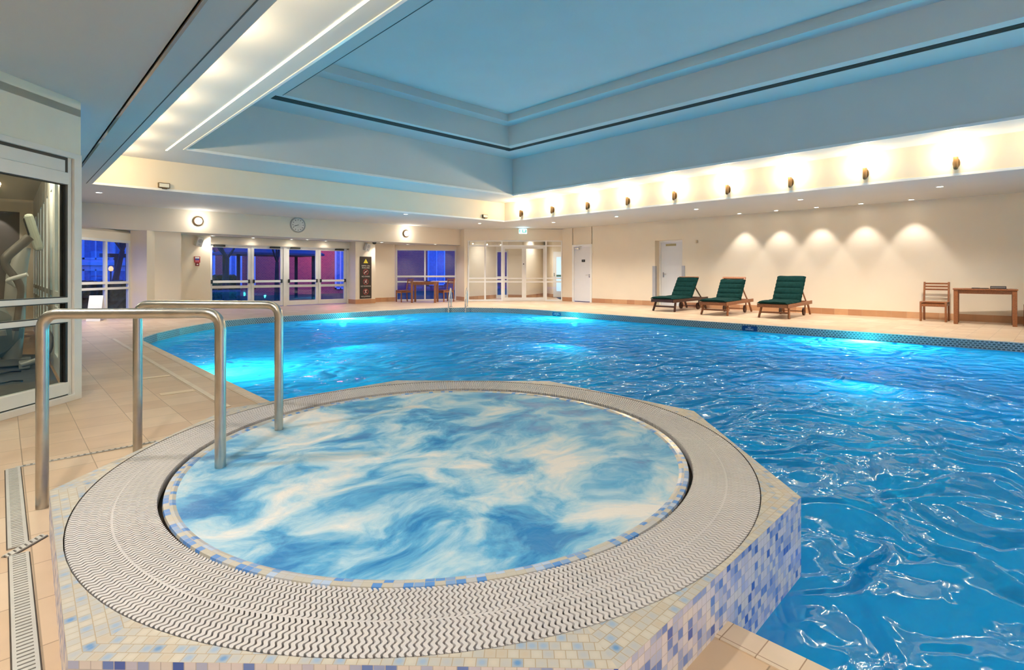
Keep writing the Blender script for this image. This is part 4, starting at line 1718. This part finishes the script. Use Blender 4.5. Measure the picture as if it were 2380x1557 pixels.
# folded white board standing by the angled window
t = thing('folding_board', 'blank white folding board standing before the angled left window', 'sign board', (1.44, 14.70, 0), math.radians(-20))
m = MB()
m.bar((0, -.06, 0), (.02, .10, .555), .25, .015, up=(0, -1, .3))
m.build('front_panel', M_WHITE, t)
m = MB()
m.bar((.03, .30, 0), (.02, .115, .555), .25, .015, up=(0, 1, .3))
m.build('back_panel', M_WHITE, t)
m = MB()
m.cyl((-.10, .107, .552), (.14, .107, .552), .010, seg=8)
m.build('hinge', M_GREY, t)

# pool ladder at the chamfered corner
t = thing('pool_ladder', 'steel grab rails of the pool ladder at the far corner', 'ladder', (9.98, 12.80, 0), math.radians(-45))
for s_ in (-1, 1):
    m = MB()
    x = s_ * .255
    m.tube(arc_path([(x, .52, 0), (x, .50, .56), (x, .36, .60), (x, .02, .30), (x, -.10, -.2), (x, -.12, -1.1)], .10, 6), .020, 14)
    m.build('grab_rail', M_STEEL, t, smooth=True)
    m = MB()
    m.lathe([(0, 0.003), (.05, 0.003), (.045, .015), (.02, .02), (0, .02)], 16, Matrix.Translation((x, .52, 0)))
    m.build('floor_flange', M_CHROME, t, smooth=True)
for z in (-.35, -.6, -.85):
    m = MB()
    m.box((-.25, -.16, z), (.25, -.08, z + .025))
    m.build('tread', M_STEEL, t)

# ------------------------------------------------------------------ wall fittings
def speaker(x, y, z, label, rz):
    t = thing('wall_speaker', label, 'speaker', (x, y, z), rz, 'small white wall speakers')
    tilt = Matrix.Translation((0, -.10, 0)) @ Matrix.Rotation(math.radians(14), 4, 'X') @ Matrix.Rotation(math.radians(10), 4, 'Y')
    m = MB()
    m.box((-.085, -.06, -.13), (.085, .06, .13), tilt)
    m.build('cabinet', plain('speaker_white', (0.62, 0.60, 0.56), 0.5), t, bevel=.008)
    m = MB()
    m.lathe([(0, .0), (.055, .0), (.058, .004), (.02, -.006), (0, -.006)], 20, tilt @ Matrix.Translation((0, -.06, .035)) @ Matrix.Rotation(PI / 2, 4, 'X'))
    m.build('woofer', M_GREY, t, smooth=True)
    m = MB()
    m.lathe([(0, .0), (.026, .0), (.026, .004), (0, .004)], 16, tilt @ Matrix.Translation((0, -.06, -.075)) @ Matrix.Rotation(PI / 2, 4, 'X'))
    m.build('tweeter', M_GREY, t)
    m = MB()
    m.bar((0, 0, .02), (0, -.06, .0), .03, .04)
    m.build('bracket', M_GREY, t)


speaker(3.97, 17.0, 1.94, 'small white speaker on the pier left of the patio doors', math.radians(14))
speaker(9.07, 16.78, 1.95, 'small white speaker above the black notice', math.radians(10))
t = thing('security_camera', 'small dark dome camera beside the speaker above the black notice', 'camera', (9.40, 16.75, ZB))
m = MB()
m.lathe([(0, 0), (.07, 0), (.07, -.02), (.055, -.045), (.03, -.065), (0, -.07)], 20)
m.build('dome', M_RUBBER, t, smooth=True)


def fire_point(loc, rz, label):
    t = thing('fire_call_point', label, 'fire alarm', loc, rz, 'fire call points with notices')
    red = plain('signal_red', (0.45, 0.02, 0.015), 0.4)
    m = MB()
    m.box((-.075, -.012, -.02), (.075, 0, .155))
    m.build('notice_panel', red, t)
    m = MB()
    m.box((-.055, -.014, .10), (.055, -.0125, .14))
    m.build('white_field', M_WHITE, t)
    m = MB()
    m.box((-.050, -.014, .05), (.050, -.0125, .097))
    m.build('blue_field', plain('signal_blue', (0.04, 0.06, 0.35), 0.4), t)
    m = MB()
    m.box((-.050, -.014, .0), (.050, -.0125, .047))
    m.build('red_field', plain('pale_red', (0.55, 0.14, 0.16), 0.4), t)
    m = MB()
    m.box((-.047, -.045, -.115), (.047, 0, -.02))
    b_ = m.build('call_box', plain('dark_red', (0.22, 0.012, 0.01), 0.35), t, bevel=.006)
    m = MB()
    m.box((-.02, -.047, -.085), (.02, -.0455, -.055))
    m.build('press_window', M_WHITE, b_)


fire_point((3.97, 17.0, 1.37), 0, 'red fire call point on the pier left of the patio doors')
fire_point((15.37, 15.30, 1.45), math.radians(-40), 'red fire call point seen through the glazed lobby door')
t = thing('wall_sensor', 'tiny beige sensor high on the right wall right of the recessed door', 'sensor', (15.3, 7.77, 2.02))
m = MB()
m.box((-.03, -.03, -.045), (0, .03, .035))
m.build('sensor_body', plain('beige_plastic', (0.50, 0.40, 0.26), 0.5), t, bevel=.005)

# black notice on the pier
t = thing('safety_notice', 'tall black safety notice with yellow triangle and red prohibition circles', 'notice', (9.075, 16.776, .90))
ON = -.0125
m = MB()
m.box((-.22, -.012, -.725), (.22, 0, .725))
m.build('notice_board', plain('notice_brown_black', (0.022, 0.012, 0.008), 0.45), t)
yel = plain('signal_yellow', (0.75, 0.60, 0.04), 0.5)
m = MB()
m.add([(-.085, ON - .002, .50), (.085, ON - .002, .50), (0, ON - .002, .65), (-.085, ON, .50), (.085, ON, .50), (0, ON, .65)], [(0, 1, 2), (0, 3, 4, 1), (1, 4, 5, 2), (2, 5, 3, 0)])
wo = m.build('warning_triangle', yel, t)
text('!', .12, M_BLACK, wo, (0, ON - .0035, .548), (PI / 2, 0, 0), 'exclamation_mark')
redl = plain('notice_red', (0.40, 0.05, 0.05), 0.5)


def prohib(zc, figure):
    m = MB()
    for i in range(32):
        a, b = 2 * PI * i / 32, 2 * PI * (i + 1) / 32
        p = lambda r, t_: (r * math.cos(t_), ON - .001, zc + r * math.sin(t_))
        m.quad(p(.088, a), p(.088, b), p(.105, b), p(.105, a))
    m.bar((-.066, ON - .0005, zc + .066), (.066, ON - .0005, zc - .066), .002, .016, up=(1, 0, 1))
    o = m.build('prohibition_circle', redl, t)
    f = MB()
    for seg_ in figure:
        if len(seg_) == 3:
            f.cyl((seg_[0], ON - .003, zc + seg_[1]), (seg_[0], ON - .0015, zc + seg_[1]), seg_[2], seg=12)
        else:
            f.bar((seg_[0], ON - .002, zc + seg_[1]), (seg_[2], ON - .002, zc + seg_[3]), .002, seg_[4], up=(-(seg_[3] - seg_[1]), 0, seg_[2] - seg_[0]))
    f.build('figure_symbol', plain('pale_pink', (0.75, 0.58, 0.54), 0.5), o)


prohib(.19, [(-.045, -.025, .018), (-.03, -.01, .03, .035, .026), (.03, .035, .065, .045, .016), (-.035, -.03, -.05, -.06, .014)])
prohib(-.145, [(.015, .06, .016), (.01, .04, -.005, -.01, .028), (.01, .035, .05, .015, .013), (.005, .035, -.04, .02, .013), (-.005, -.01, .035, -.03, .016), (.035, -.03, .045, -.065, .014), (-.01, -.01, -.05, -.05, .016)])
prohib(-.49, [(.0, .062, .016), (.0, .04, -.005, -.012, .028), (.0, .035, .045, .06, .013), (.0, .035, -.045, .05, .013), (-.005, -.012, .03, -.045, .016), (-.005, -.012, -.035, -.035, .016), (-.035, -.035, -.03, -.07, .014)])
for z, b_, s_ in ((.405, 'DEPTH 1.5m', .062), (.335, 'POOL END', .062), (.035, 'NO DIVING', .062), (-.30, 'NO RUNNING', .062), (-.655, 'NO JUMPING', .062)):
    text(b_, s_, plain('notice_cream', (0.72, 0.66, 0.58), 0.5), t, (0, ON - .001, z), (PI / 2, 0, 0), sx=.95)

# blue depth signs on the pool edge
navy = plain('navy_enamel', (0.008, 0.035, 0.16), 0.25)


def pool_sign(y, lines, label):
    t = thing('pool_sign', label, 'sign', (11.07, y, -.085), 0, 'blue signs on the pool edge')
    m = MB()
    pts = []
    w, h, r = .155, .052, .02
    for (cx_, cz_, a0) in ((w - r, h - r, 0), (-w + r, h - r, PI / 2), (-w + r, -h + r, PI), (w - r, -h + r, 1.5 * PI)):
        for k in range(5):
            a = a0 + k * PI / 8
            pts.append((cx_ + r * math.cos(a), cz_ + r * math.sin(a)))
    vs = [(-.008, p[0], p[1]) for p in pts] + [(0.0, p[0], p[1]) for p in pts]
    n_ = len(pts)
    m.add(vs, [tuple(range(n_)), tuple(range(2 * n_ - 1, n_ - 1, -1))] + [(i, (i + 1) % n_, n_ + (i + 1) % n_, n_ + i) for i in range(n_)])
    m.build('sign_plate', navy, t)
    for (b_, z, s_) in lines:
        text(b_, s_, M_WHITE, t, (-.0095, 0, z), (PI / 2, 0, -PI / 2), sx=1.1)


pool_sign(9.74, [('DEEP END', .024, .03), ('WATER DEPTH', -.004, .03), ('1.5m', -.032, .026)], 'blue depth sign on the far part of the pool edge')
pool_sign(4.48, [('NO', .02, .034), ('DIVING', -.018, .044)], 'blue NO DIVING sign on the pool edge below the rightmost lounger')

# lobby doors: blue glass outer door and white inner door
t = struct(thing('door_4', None, None), 'blue-lit glazed outer door at the back of the lobby', 'door')
lu = Vector((15.40 - 14.96, 16.27 - 16.55)).normalized()
Fo = frame_on((14.96, 16.55), lu, (-lu.y, lu.x))
leaf(t, Fo, 0.0, .52, 0.0, 2.0, [(.70, .76), (.86, .92)], st=.06, top=.06, bot=.14)
t = struct(thing('door_5', None, None), 'white lobby door with narrow glass and green strip', 'door')
lu = Vector((17.52 - 17.18, 14.92 - 15.39)).normalized()
Fd = frame_on((17.18, 15.39), lu, (-lu.y, lu.x))
m = MB()
for a, b, c, d_ in ((.06, .20, .02, 1.98), (.42, .55, .02, 1.98), (.20, .42, 1.75, 1.98), (.20, .42, .02, .28)):
    member(m, Fd, a, b, c, d_, -.05, -.01)
m.build('door_leaf', M_WHITE, t)
m = MB()
member(m, Fd, .20, .42, .28, 1.75, -.035, -.028)
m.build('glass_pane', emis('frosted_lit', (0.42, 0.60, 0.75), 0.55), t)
m = MB()
member(m, Fd, .20, .42, .90, .985, -.045, -.04)
gs = m.build('green_strip', plain('green_sign', (0.0, 0.16, 0.11), 0.4), t)
lr = math.atan2(lu.y, lu.x)
text('PUSH BAR', .04, M_WHITE, gs, Fd(.31, -.047, .943), (PI / 2, 0, lr))
m = MB()
member(m, Fd, .09, .12, .92, 1.06, -.07, -.05)
m.build('door_handle', M_CHROME, t)

# ================================================================== GYM BEHIND THE ANGLED GLASS
G0, G1 = Vector((-2.6, 2.658)), Vector((.475, 5.733))
gu = (G1 - G0).normalized()
gn = Vector((-gu.y, gu.x))
Fg = frame_on(G0, gu, gn)
GL = (G1 - G0).length
m = MB()
member(m, Fg, 0, GL, 2.04, 2.49, 0, .12)
struct(m.build('wall_gym', plain('olive_cream_paint', (0.80, 0.76, 0.64), 0.75, var=.02)), 'cream wall strip above the gym glazing', 'wall')
m = MB()
member(m, Fg, GL - .075, GL, 0, 2.04, -.01, .10)
member(m, Fg, GL - .115, GL - .080, .05, 2.0, .01, .08)
member(m, Fg, 0, GL - .075, 1.995, 2.04, -.015, .08)
member(m, Fg, 0, GL - .12, 1.875, 1.975, .015, .07)
member(m, Fg, 0, GL - .115, 1.775, 1.872, .0, .07)
member(m, Fg, 0, GL - .115, .812, .852, .0, .06)
member(m, Fg, 0, GL - .115, .652, .692, .0, .06)
member(m, Fg, 0, GL - .115, .062, .16, .0, .06)
member(m, Fg, 0, GL - .07, .0, .052, -.012, .09)
member(m, Fg, 1.6, 1.68, .05, 1.98, .0, .07)
w4 = m.build('window_4', M_ALU, bevel=.003)
struct(w4, 'white framed angled glazing of the gym at left', 'window')
m = MB()
for (a, b) in ((.692, .812), (.16, .652), (.852, 1.775)):
    pane(m, Fg, 0, 1.6, a, b, .035)
    pane(m, Fg, 1.68, GL - .135, a, b, .035)
m.build('glass_pane', M_GLASSG, w4)
m = MB()
member(m, Fg, GL - .135, GL - .115, .055, 1.79, .012, .06)
member(m, Fg, GL - .135, GL - .115, 1.872, 1.995, .012, .06)
for (a, b) in ((.852, .86), (.804, .812), (.692, .70), (.644, .652), (1.768, 1.775), (.054, .062), (1.972, 1.995)):
    member(m, Fg, 0, GL - .115, a, b, .012, .05)
m.build('gasket', M_BLACK, w4)
# back of the room behind it
m = MB()
m.box((-5.0, 13.0, 0), (.36, 13.1, 2.14))
struct(m.build('wall_gym_back', plain('dark_grey_paint', (0.11, 0.095, 0.085), 0.8, var=.03)), 'dark grey back wall of the gym', 'wall')
m = MB()
m.box((-5.0, 12.9, 2.14), (.40, 13.1, 2.36))
m.box((.22, 12.90, 0), (.40, 13.0, 2.14))
struct(m.build('trim_7', M_WALL), 'cream strip and pilaster round the dark gym wall', 'trim')
m = MB()
m.box((-5.0, 2.9, 2.36), (.44, 13.1, 2.42))
gc_ = [(G0.x, G0.y), (G1.x, G1.y), (.475, 13.1), (-5.0, 13.1), (-5.0, 2.658)]
m = MB()
m.prism(gc_, 2.36, 2.42)
struct(m.build('ceiling_gym', M_CEIL), 'white gym ceiling', 'ceiling')
m = MB()
m.prism([(-2.6, 2.80), (.36, 5.76), (.40, 5.95), (.40, 12.9), (-4.99, 12.9), (-4.99, 2.8)], .001, .006)
struct(m.build('floor_gym', wood('gym_boards', (0.42, 0.22, 0.09), (0.60, 0.36, 0.17), 5, .35)), 'warm wooden gym floor', 'floor')
m = MB()
m.prism([(-2.5, 2.95), (.34, 5.80), (.38, 6.0), (.38, 9.0), (-2.5, 11.6)], .006, .018)
tag(m.build('rubber_mat', plain('gym_mat', (0.07, 0.075, 0.08), 0.8, var=.15, scale=12)), 'dark rubber mat on the gym floor under the cross trainer', 'mat')
m = MB()
m.box((-4.99, 12.975, 0.006), (.22, 13.0, .10))
struct(m.build('baseboard_gym', M_WHITE), 'white skirting of the gym', 'baseboard')
t = thing('ceiling_lamp', 'glowing drum lamp on the gym ceiling', 'ceiling lamp', (.22, 8.2, 2.36))
m = MB()
m.lathe([(0, 0), (.11, 0), (.11, -.012), (0, -.012)], 24)
m.build('ceiling_plate', M_BRONZE, t)
m = MB()
m.lathe([(0, -.012), (.085, -.012), (.09, -.085), (.05, -.095), (0, -.095)], 24)
m.build('lamp_shade', emis('drum_glow', (1.0, 0.82, 0.55), 5.0), t, smooth=True)
lamp('POINT', 'gym_light', (-1.0, 7.0, 2.15), 26.0, (1.0, .85, .66), shadow_soft_size=.15)
lamp('POINT', 'gym_light', (.1, 7.9, 2.15), 14.0, (1.0, .82, .6), shadow_soft_size=.1)
lamp('SPOT', 'gym_wash', (-.08, 12.75, 2.3), 14.0, (1.0, .85, .78), rot=((Vector((-.08, 12.98, 1.0)) - Vector((-.08, 12.75, 2.3))).to_track_quat('-Z', 'Y').to_euler()), spot_size=math.radians(62), spot_blend=.3)
# folding glazed panels along the deck side
ED = [5.86, 6.78, 7.66, 8.42, 9.18, 9.94, 10.70, 11.46, 12.22, 12.94]
for k in range(len(ED) - 1):
    t = thing('folding_screen', ['nearest', 'second', 'third', 'fourth', 'fifth', 'sixth', 'seventh', 'eighth', 'ninth'][k] + ' white glazed folding panel from the gym corner post', 'folding panel', (0, 0, 0), 0, 'white folding panels of the gym')
    Fk = frame_on((.40, ED[k]), (0, 1), (1, 0))
    m = MB()
    L_ = ED[k + 1] - ED[k] - .035
    member(m, Fk, 0, .20, .03, 2.36, 0, .05)
    member(m, Fk, L_ - .20, L_, .03, 2.36, 0, .05)
    for a, b in ((.03, .20), (.64, .70), (.80, .86), (2.0, 2.36)):
        member(m, Fk, .20, L_ - .20, a, b, 0, .05)
    m.build('panel_frame', M_WHITE, t)
    m = MB()
    for a, b in ((.20, .64), (.70, .80), (.86, 2.0)):
        pane(m, Fk, .20, L_ - .20, a, b, .025)
    m.build('glass_pane', M_GLASSG, t)
    m = MB()
    member(m, Fk, L_, L_ + .035, .03, 2.3, .012, .045)
    m.build('seal', plain('brown_seal', (0.09, 0.04, 0.025), 0.7), t)

# cross trainer
SIL = plain('silver_plastic', (0.36, 0.36, 0.34), 0.4, .2)
DGR = plain('taupe_plastic', (0.13, 0.115, 0.10), 0.5)
t = thing('cross_trainer', 'grey cross trainer standing on the mat behind the gym glass', 'exercise machine', (.05, 7.98, .018))
m = MB()
m.bar((-1.5, .0, .06), (.18, .0, .06), .10, .08)
m.bar((.12, -.28, .04), (.12, .28, .04), .09, .07)
m.bar((-1.45, -.28, .04), (-1.45, .28, .04), .09, .07)
m.build('base_frame', SIL, t, bevel=.01)
m = MB()
m.lathe([(0, -.09), (.26, -.09), (.30, -.05), (.30, .05), (.26, .09), (0, .09)], 32, Matrix.Translation((-.18, 0, .40)) @ Matrix.Rotation(PI / 2, 4, 'X'))
m.build('flywheel_housing', plain('teal_grey', (0.16, 0.21, 0.23), 0.4), t, smooth=True)
m = MB()
m.tube([(.02, 0, .10), (.04, 0, .5), (.06, 0, 1.0), (.12, 0, 1.32)], [.085, .095, .085, .06], 16)
m.build('mast', SIL, t, smooth=True)
tm = Matrix.Translation((.20, .04, 1.47)) @ Matrix.Rotation(math.radians(-14), 4, 'Y')
m = MB()
m.box((-.035, -.15, -.19), (.045, .15, .22), tm)
co = m.build('console', plain('pale_grey_green', (0.40, 0.43, 0.37), 0.4), t, bevel=.03)
m = MB()
m.box((-.042, -.12, .0), (-.034, .12, .18), tm)
m.build('screen', M_BLACK, co)
for s_ in (-1, 1):
    m = MB()
    m.tube(arc_path([(.05, s_ * .22, .42), (.10, s_ * .27, .90), (-.06, s_ * .30, 1.16), (.16, s_ * .26, 1.42)], .10, 6), [.03] * 4 + [.035] * 8 + [.045] * 4, 14)
    m.build('handlebar', DGR, t, smooth=True)
    m = MB()
    m.bar((-.02, s_ * .16, .40), (-1.25, s_ * .16, .24), .06, .07)
    m.build('pedal_arm', SIL, t, bevel=.01)
    m = MB()
    m.box((-1.05, s_ * .16 - .09, .30), (-.65, s_ * .16 + .09, .33))
    m.build('pedal', M_RUBBER, t, bevel=.01)
m = MB()
m.tube(arc_path([(.05, -.06, .9), (-.02, -.30, .96), (.14, -.36, 1.02)], .06, 5), .022, 10)
m.tube(arc_path([(.05, .06, .9), (-.02, .30, .96), (.14, .36, 1.02)], .06, 5), .022, 10)
m.build('fixed_grip', M_WHITE, t, smooth=True)
m = MB()
m.tube(arc_path([(.10, -.26, .05), (.30, -.30, .12), (.34, -.32, .34), (.20, -.30, .55)], .10, 5), .03, 12)
m.build('front_tube', SIL, t, smooth=True)
for k, lab in enumerate(['looped black cable lying nearest the gym glass', 'looped black cable beside the cross trainer foot']):
    rr = random.Random(40 + k)
    pts = []
    for i in range(34):
        a = i * .55
        pts.append((-.85 + i * .028 + .10 * math.cos(a) + rr.uniform(-.02, .02), 6.55 + k * .65 + .012 * i + .13 * math.sin(a) + rr.uniform(-.02, .02), .031 + .006 * (i % 3)))
    m = MB()
    m.tube(pts, .009, 8)
    tag(m.build('power_cable', M_BLACK, smooth=True), lab, 'cable', 'black cables on the gym mat')

# ================================================================== OUTSIDE
m = MB()
m.poly([(-30, 13.3, -.03), (60, 13.3, -.03), (60, 70, -.03), (-30, 70, -.03)])
struct(m.build('ground', M_GRASS), 'dark lawn outside the windows', 'ground')
m = MB()
m.box((3.9, 17.45, -.02), (9.2, 19.2, 0.0))
struct(m.build('path', plain('paving', (0.20, 0.20, 0.22), 0.7)), 'grey paving outside the patio doors', 'path')
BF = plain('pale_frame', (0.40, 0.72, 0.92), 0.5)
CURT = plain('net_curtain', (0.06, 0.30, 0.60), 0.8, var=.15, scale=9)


def house_window(parent, x, z0, z1, w, y):
    m = MB()
    for a, b, c, d_ in ((x - w / 2, x - w / 2 + .08, z0, z1), (x + w / 2 - .08, x + w / 2, z0, z1), (x - w / 2, x + w / 2, z0, z0 + .08), (x - w / 2, x + w / 2, z1 - .08, z1), (x - .03, x + .03, z0, z1)):
        m.box((a, y - .06, c), (b, y, d_))
    f = m.build('window', BF, parent)
    m = MB()
    m.box((x - w / 2 + .08, y - .03, z0 + .08), (x + w / 2 - .08, y - .01, z1 - .08))
    m.build('curtain', CURT, f)


b = thing('brick_house', 'red brick house with white framed windows beyond the patio doors', 'house', (0, 0, 0))
m = MB()
m.box((5.2, 27.0, -.03), (26, 27.4, 5.5))
m.build('wall', M_BRICK, b)
for x, z0, z1, w in ((6.7, .5, 2.1, .65), (7.9, .3, 2.3, .55), (8.6, .3, 2.4, .35), (13.1, .2, 2.9, .62), (19.4, .3, 3.0, 1.3), (15.8, .3, 2.6, 1.0)):
    house_window(b, x, z0, z1, w, 27.0)
m = MB()
m.add([(5.0, 26.6, 5.5), (26.2, 26.6, 5.5), (26.2, 30, 7.6), (5.0, 30, 7.6), (5.0, 30, 5.5), (26.2, 30, 5.5)], [(0, 1, 2, 3), (0, 3, 4), (1, 5, 2), (0, 4, 5, 1), (3, 2, 5, 4)])
m.build('roof', plain('slate', (0.05, 0.06, 0.09), 0.7), b)

b = thing('pale_house', 'pale house with rows of white windows beyond the angled left window', 'house', (0, 0, 0))
m = MB()
m.box((-4, 34.0, -.03), (7.5, 34.4, 5.2))
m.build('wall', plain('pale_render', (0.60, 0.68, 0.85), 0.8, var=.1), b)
for z0, z1 in ((.4, 1.25), (1.75, 2.9)):
    for k in range(7):
        house_window(b, -1.6 + k * 1.25, z0, z1, 1.05, 34.0)
m = MB()
m.box((-4, 33.85, 1.45), (7.5, 34.0, 1.62))
m.box((-4, 33.85, 3.0), (7.5, 34.0, 3.35))
m.build('band', BF, b)

t = thing('garden_pavilion', 'open garden pavilion with dark hipped roof beyond the patio doors', 'pavilion', (7.9, 22.6, -.03))
for a in (-1, 1):
    for c in (-1, 1):
        m = MB()
        m.bar((a * 1.45, c * .9, 0), (a * 1.45, c * .9, 1.85), .10, .10, up=(1, 0, 0))
        m.build('post', M_TRUNK, t)
m = MB()
m.add([(-1.8, -1.2, 1.80), (1.8, -1.2, 1.80), (1.8, 1.2, 1.80), (-1.8, 1.2, 1.80), (-.6, 0, 2.55), (.6, 0, 2.55), (-1.8, -1.2, 1.88), (1.8, -1.2, 1.88), (1.8, 1.2, 1.88), (-1.8, 1.2, 1.88)],
      [(3, 2, 1, 0), (0, 1, 7, 6), (1, 2, 8, 7), (2, 3, 9, 8), (3, 0, 6, 9), (6, 7, 5, 4), (7, 8, 5), (8, 9, 4, 5), (9, 6, 4)])
m.build('roof', plain('blue_slate', (0.05, 0.08, 0.14), 0.5), t)


def tree(x, y, h, lean, label, seed):
    rr = random.Random(seed)
    t = thing('bare_tree', label, 'tree', (x, y, -.05), 0, 'bare trees outside')
    tr, br = MB(), MB()
    top_ = Vector((lean, 0, h * .45))
    tr.tube([(0, 0, 0), (lean * .3, .02, h * .22), tuple(top_)], [.11, .085, .065], 8)
    tr.build('trunk', M_TRUNK, t, smooth=True)

    def grow(p, d_, ln, r, depth):
        e = p + d_ * ln
        mid = p + d_ * ln * .5 + Vector((rr.uniform(-.06, .06), rr.uniform(-.06, .06), 0))
        br.tube([p, mid, e], [r, r * .8, r * .6], 5)
        if depth:
            for _ in range(3):
                nd = (d_ + Vector((rr.uniform(-.8, .8), rr.uniform(-.8, .8), rr.uniform(-.15, .5)))).normalized()
                grow(e, nd, ln * rr.uniform(.6, .8), r * .6, depth - 1)

    for _ in range(4):
        grow(top_, Vector((rr.uniform(-.8, .8) + lean * .2, rr.uniform(-.6, .6), .8)).normalized(), h * .2, .045, 3)
    br.build('branches', M_TRUNK, t)


tree(5.6, 20.2, 3.6, .05, 'bare tree outside the leftmost patio door', 3)
tree(7.55, 20.8, 3.4, .0, 'bare tree outside the second patio door, before the pavilion', 5)
tree(1.25, 19.4, 3.8, -.15, 'bare leaning tree outside the left pane of the angled window', 8)
tree(2.45, 20.4, 4.0, .25, 'bare forked tree outside the right pane of the angled window', 11)
t = thing('pergola', 'dark timber pergola outside the angled left window', 'pergola', (2.95, 21.5, -.03))
for x in (-.25, .05, .32):
    m = MB()
    m.bar((x, 0, 0), (x, 0, 1.62), .12, .12, up=(1, 0, 0))
    m.build('post', M_TRUNK, t)
m = MB()
m.bar((-.7, 0, 1.66), (.7, 0, 1.66), .12, .12)
m.build('beam', M_TRUNK, t)


def hedge(x0, y0, x1, y1, h, label):
    rr = random.Random(int(x0 * 10))
    m = MB()
    nx, nz = 40, 8
    for (ya, flip) in ((y0, 0),):
        g_ = [[(x0 + (x1 - x0) * i / nx, ya + rr.uniform(-.06, .06), -.03 + (h + .03) * j / nz + rr.uniform(-.02, .02)) for j in range(nz + 1)] for i in range(nx + 1)]
        for i in range(nx):
            for j in range(nz):
                m.quad(g_[i][j], g_[i + 1][j], g_[i + 1][j + 1], g_[i][j + 1])
        tp = [[(g_[i][nz][0], y0 + (y1 - y0) * k / 4, h + rr.uniform(-.04, .06)) for k in range(5)] for i in range(nx + 1)]
        for i in range(nx):
            m.quad(g_[i][nz], g_[i + 1][nz], tp[i + 1][1], tp[i][1])
            for k in range(1, 4):
                m.quad(tp[i][k], tp[i + 1][k], tp[i + 1][k + 1], tp[i][k + 1])
    tag(m.build('hedge', plain('hedge_green', (0.03, 0.05, 0.03), 0.9, var=.5, scale=14)), label, 'hedge')


hedge(-.6, 18.2, 3.3, 19.0, .80, 'low dark hedge outside the angled left window')
hedge(4.2, 24.3, 7.2, 25.1, .95, 'low dark hedge outside the leftmost patio door')
for i, (x, y, z, lab) in enumerate([(2.72, 23.0, 1.15, 'glowing garden lamp outside the right pane of the angled window'), (1.62, 23.0, 1.10, 'glowing garden lamp outside the left pane of the angled window'),
                                    (6.72, 26.6, 1.0, 'glowing garden lamp by the brick house window, outside the leftmost patio door')]):
    t = thing('garden_lamp', lab, 'garden lamp', (x, y, -.03), 0, 'garden lamps outside')
    m = MB()
    m.cyl((0, 0, 0), (0, 0, z), .02, seg=8)
    m.build('lamp_post', M_TRUNK, t)
    m = MB()
    m.lathe([(0, z), (.06, z + .02), (.075, z + .09), (.05, z + .16), (0, z + .18)], 16)
    m.build('lamp_globe', emis('garden_glow', (1.0, 0.50, 0.18), 0.9), t, smooth=True)
lamp('POINT', 'brick_fill', (11.9, 25.2, 2.2), 60.0, (1.0, .20, .22), shadow_soft_size=.2)  # added fill light without a fixture, turns the brick wall red
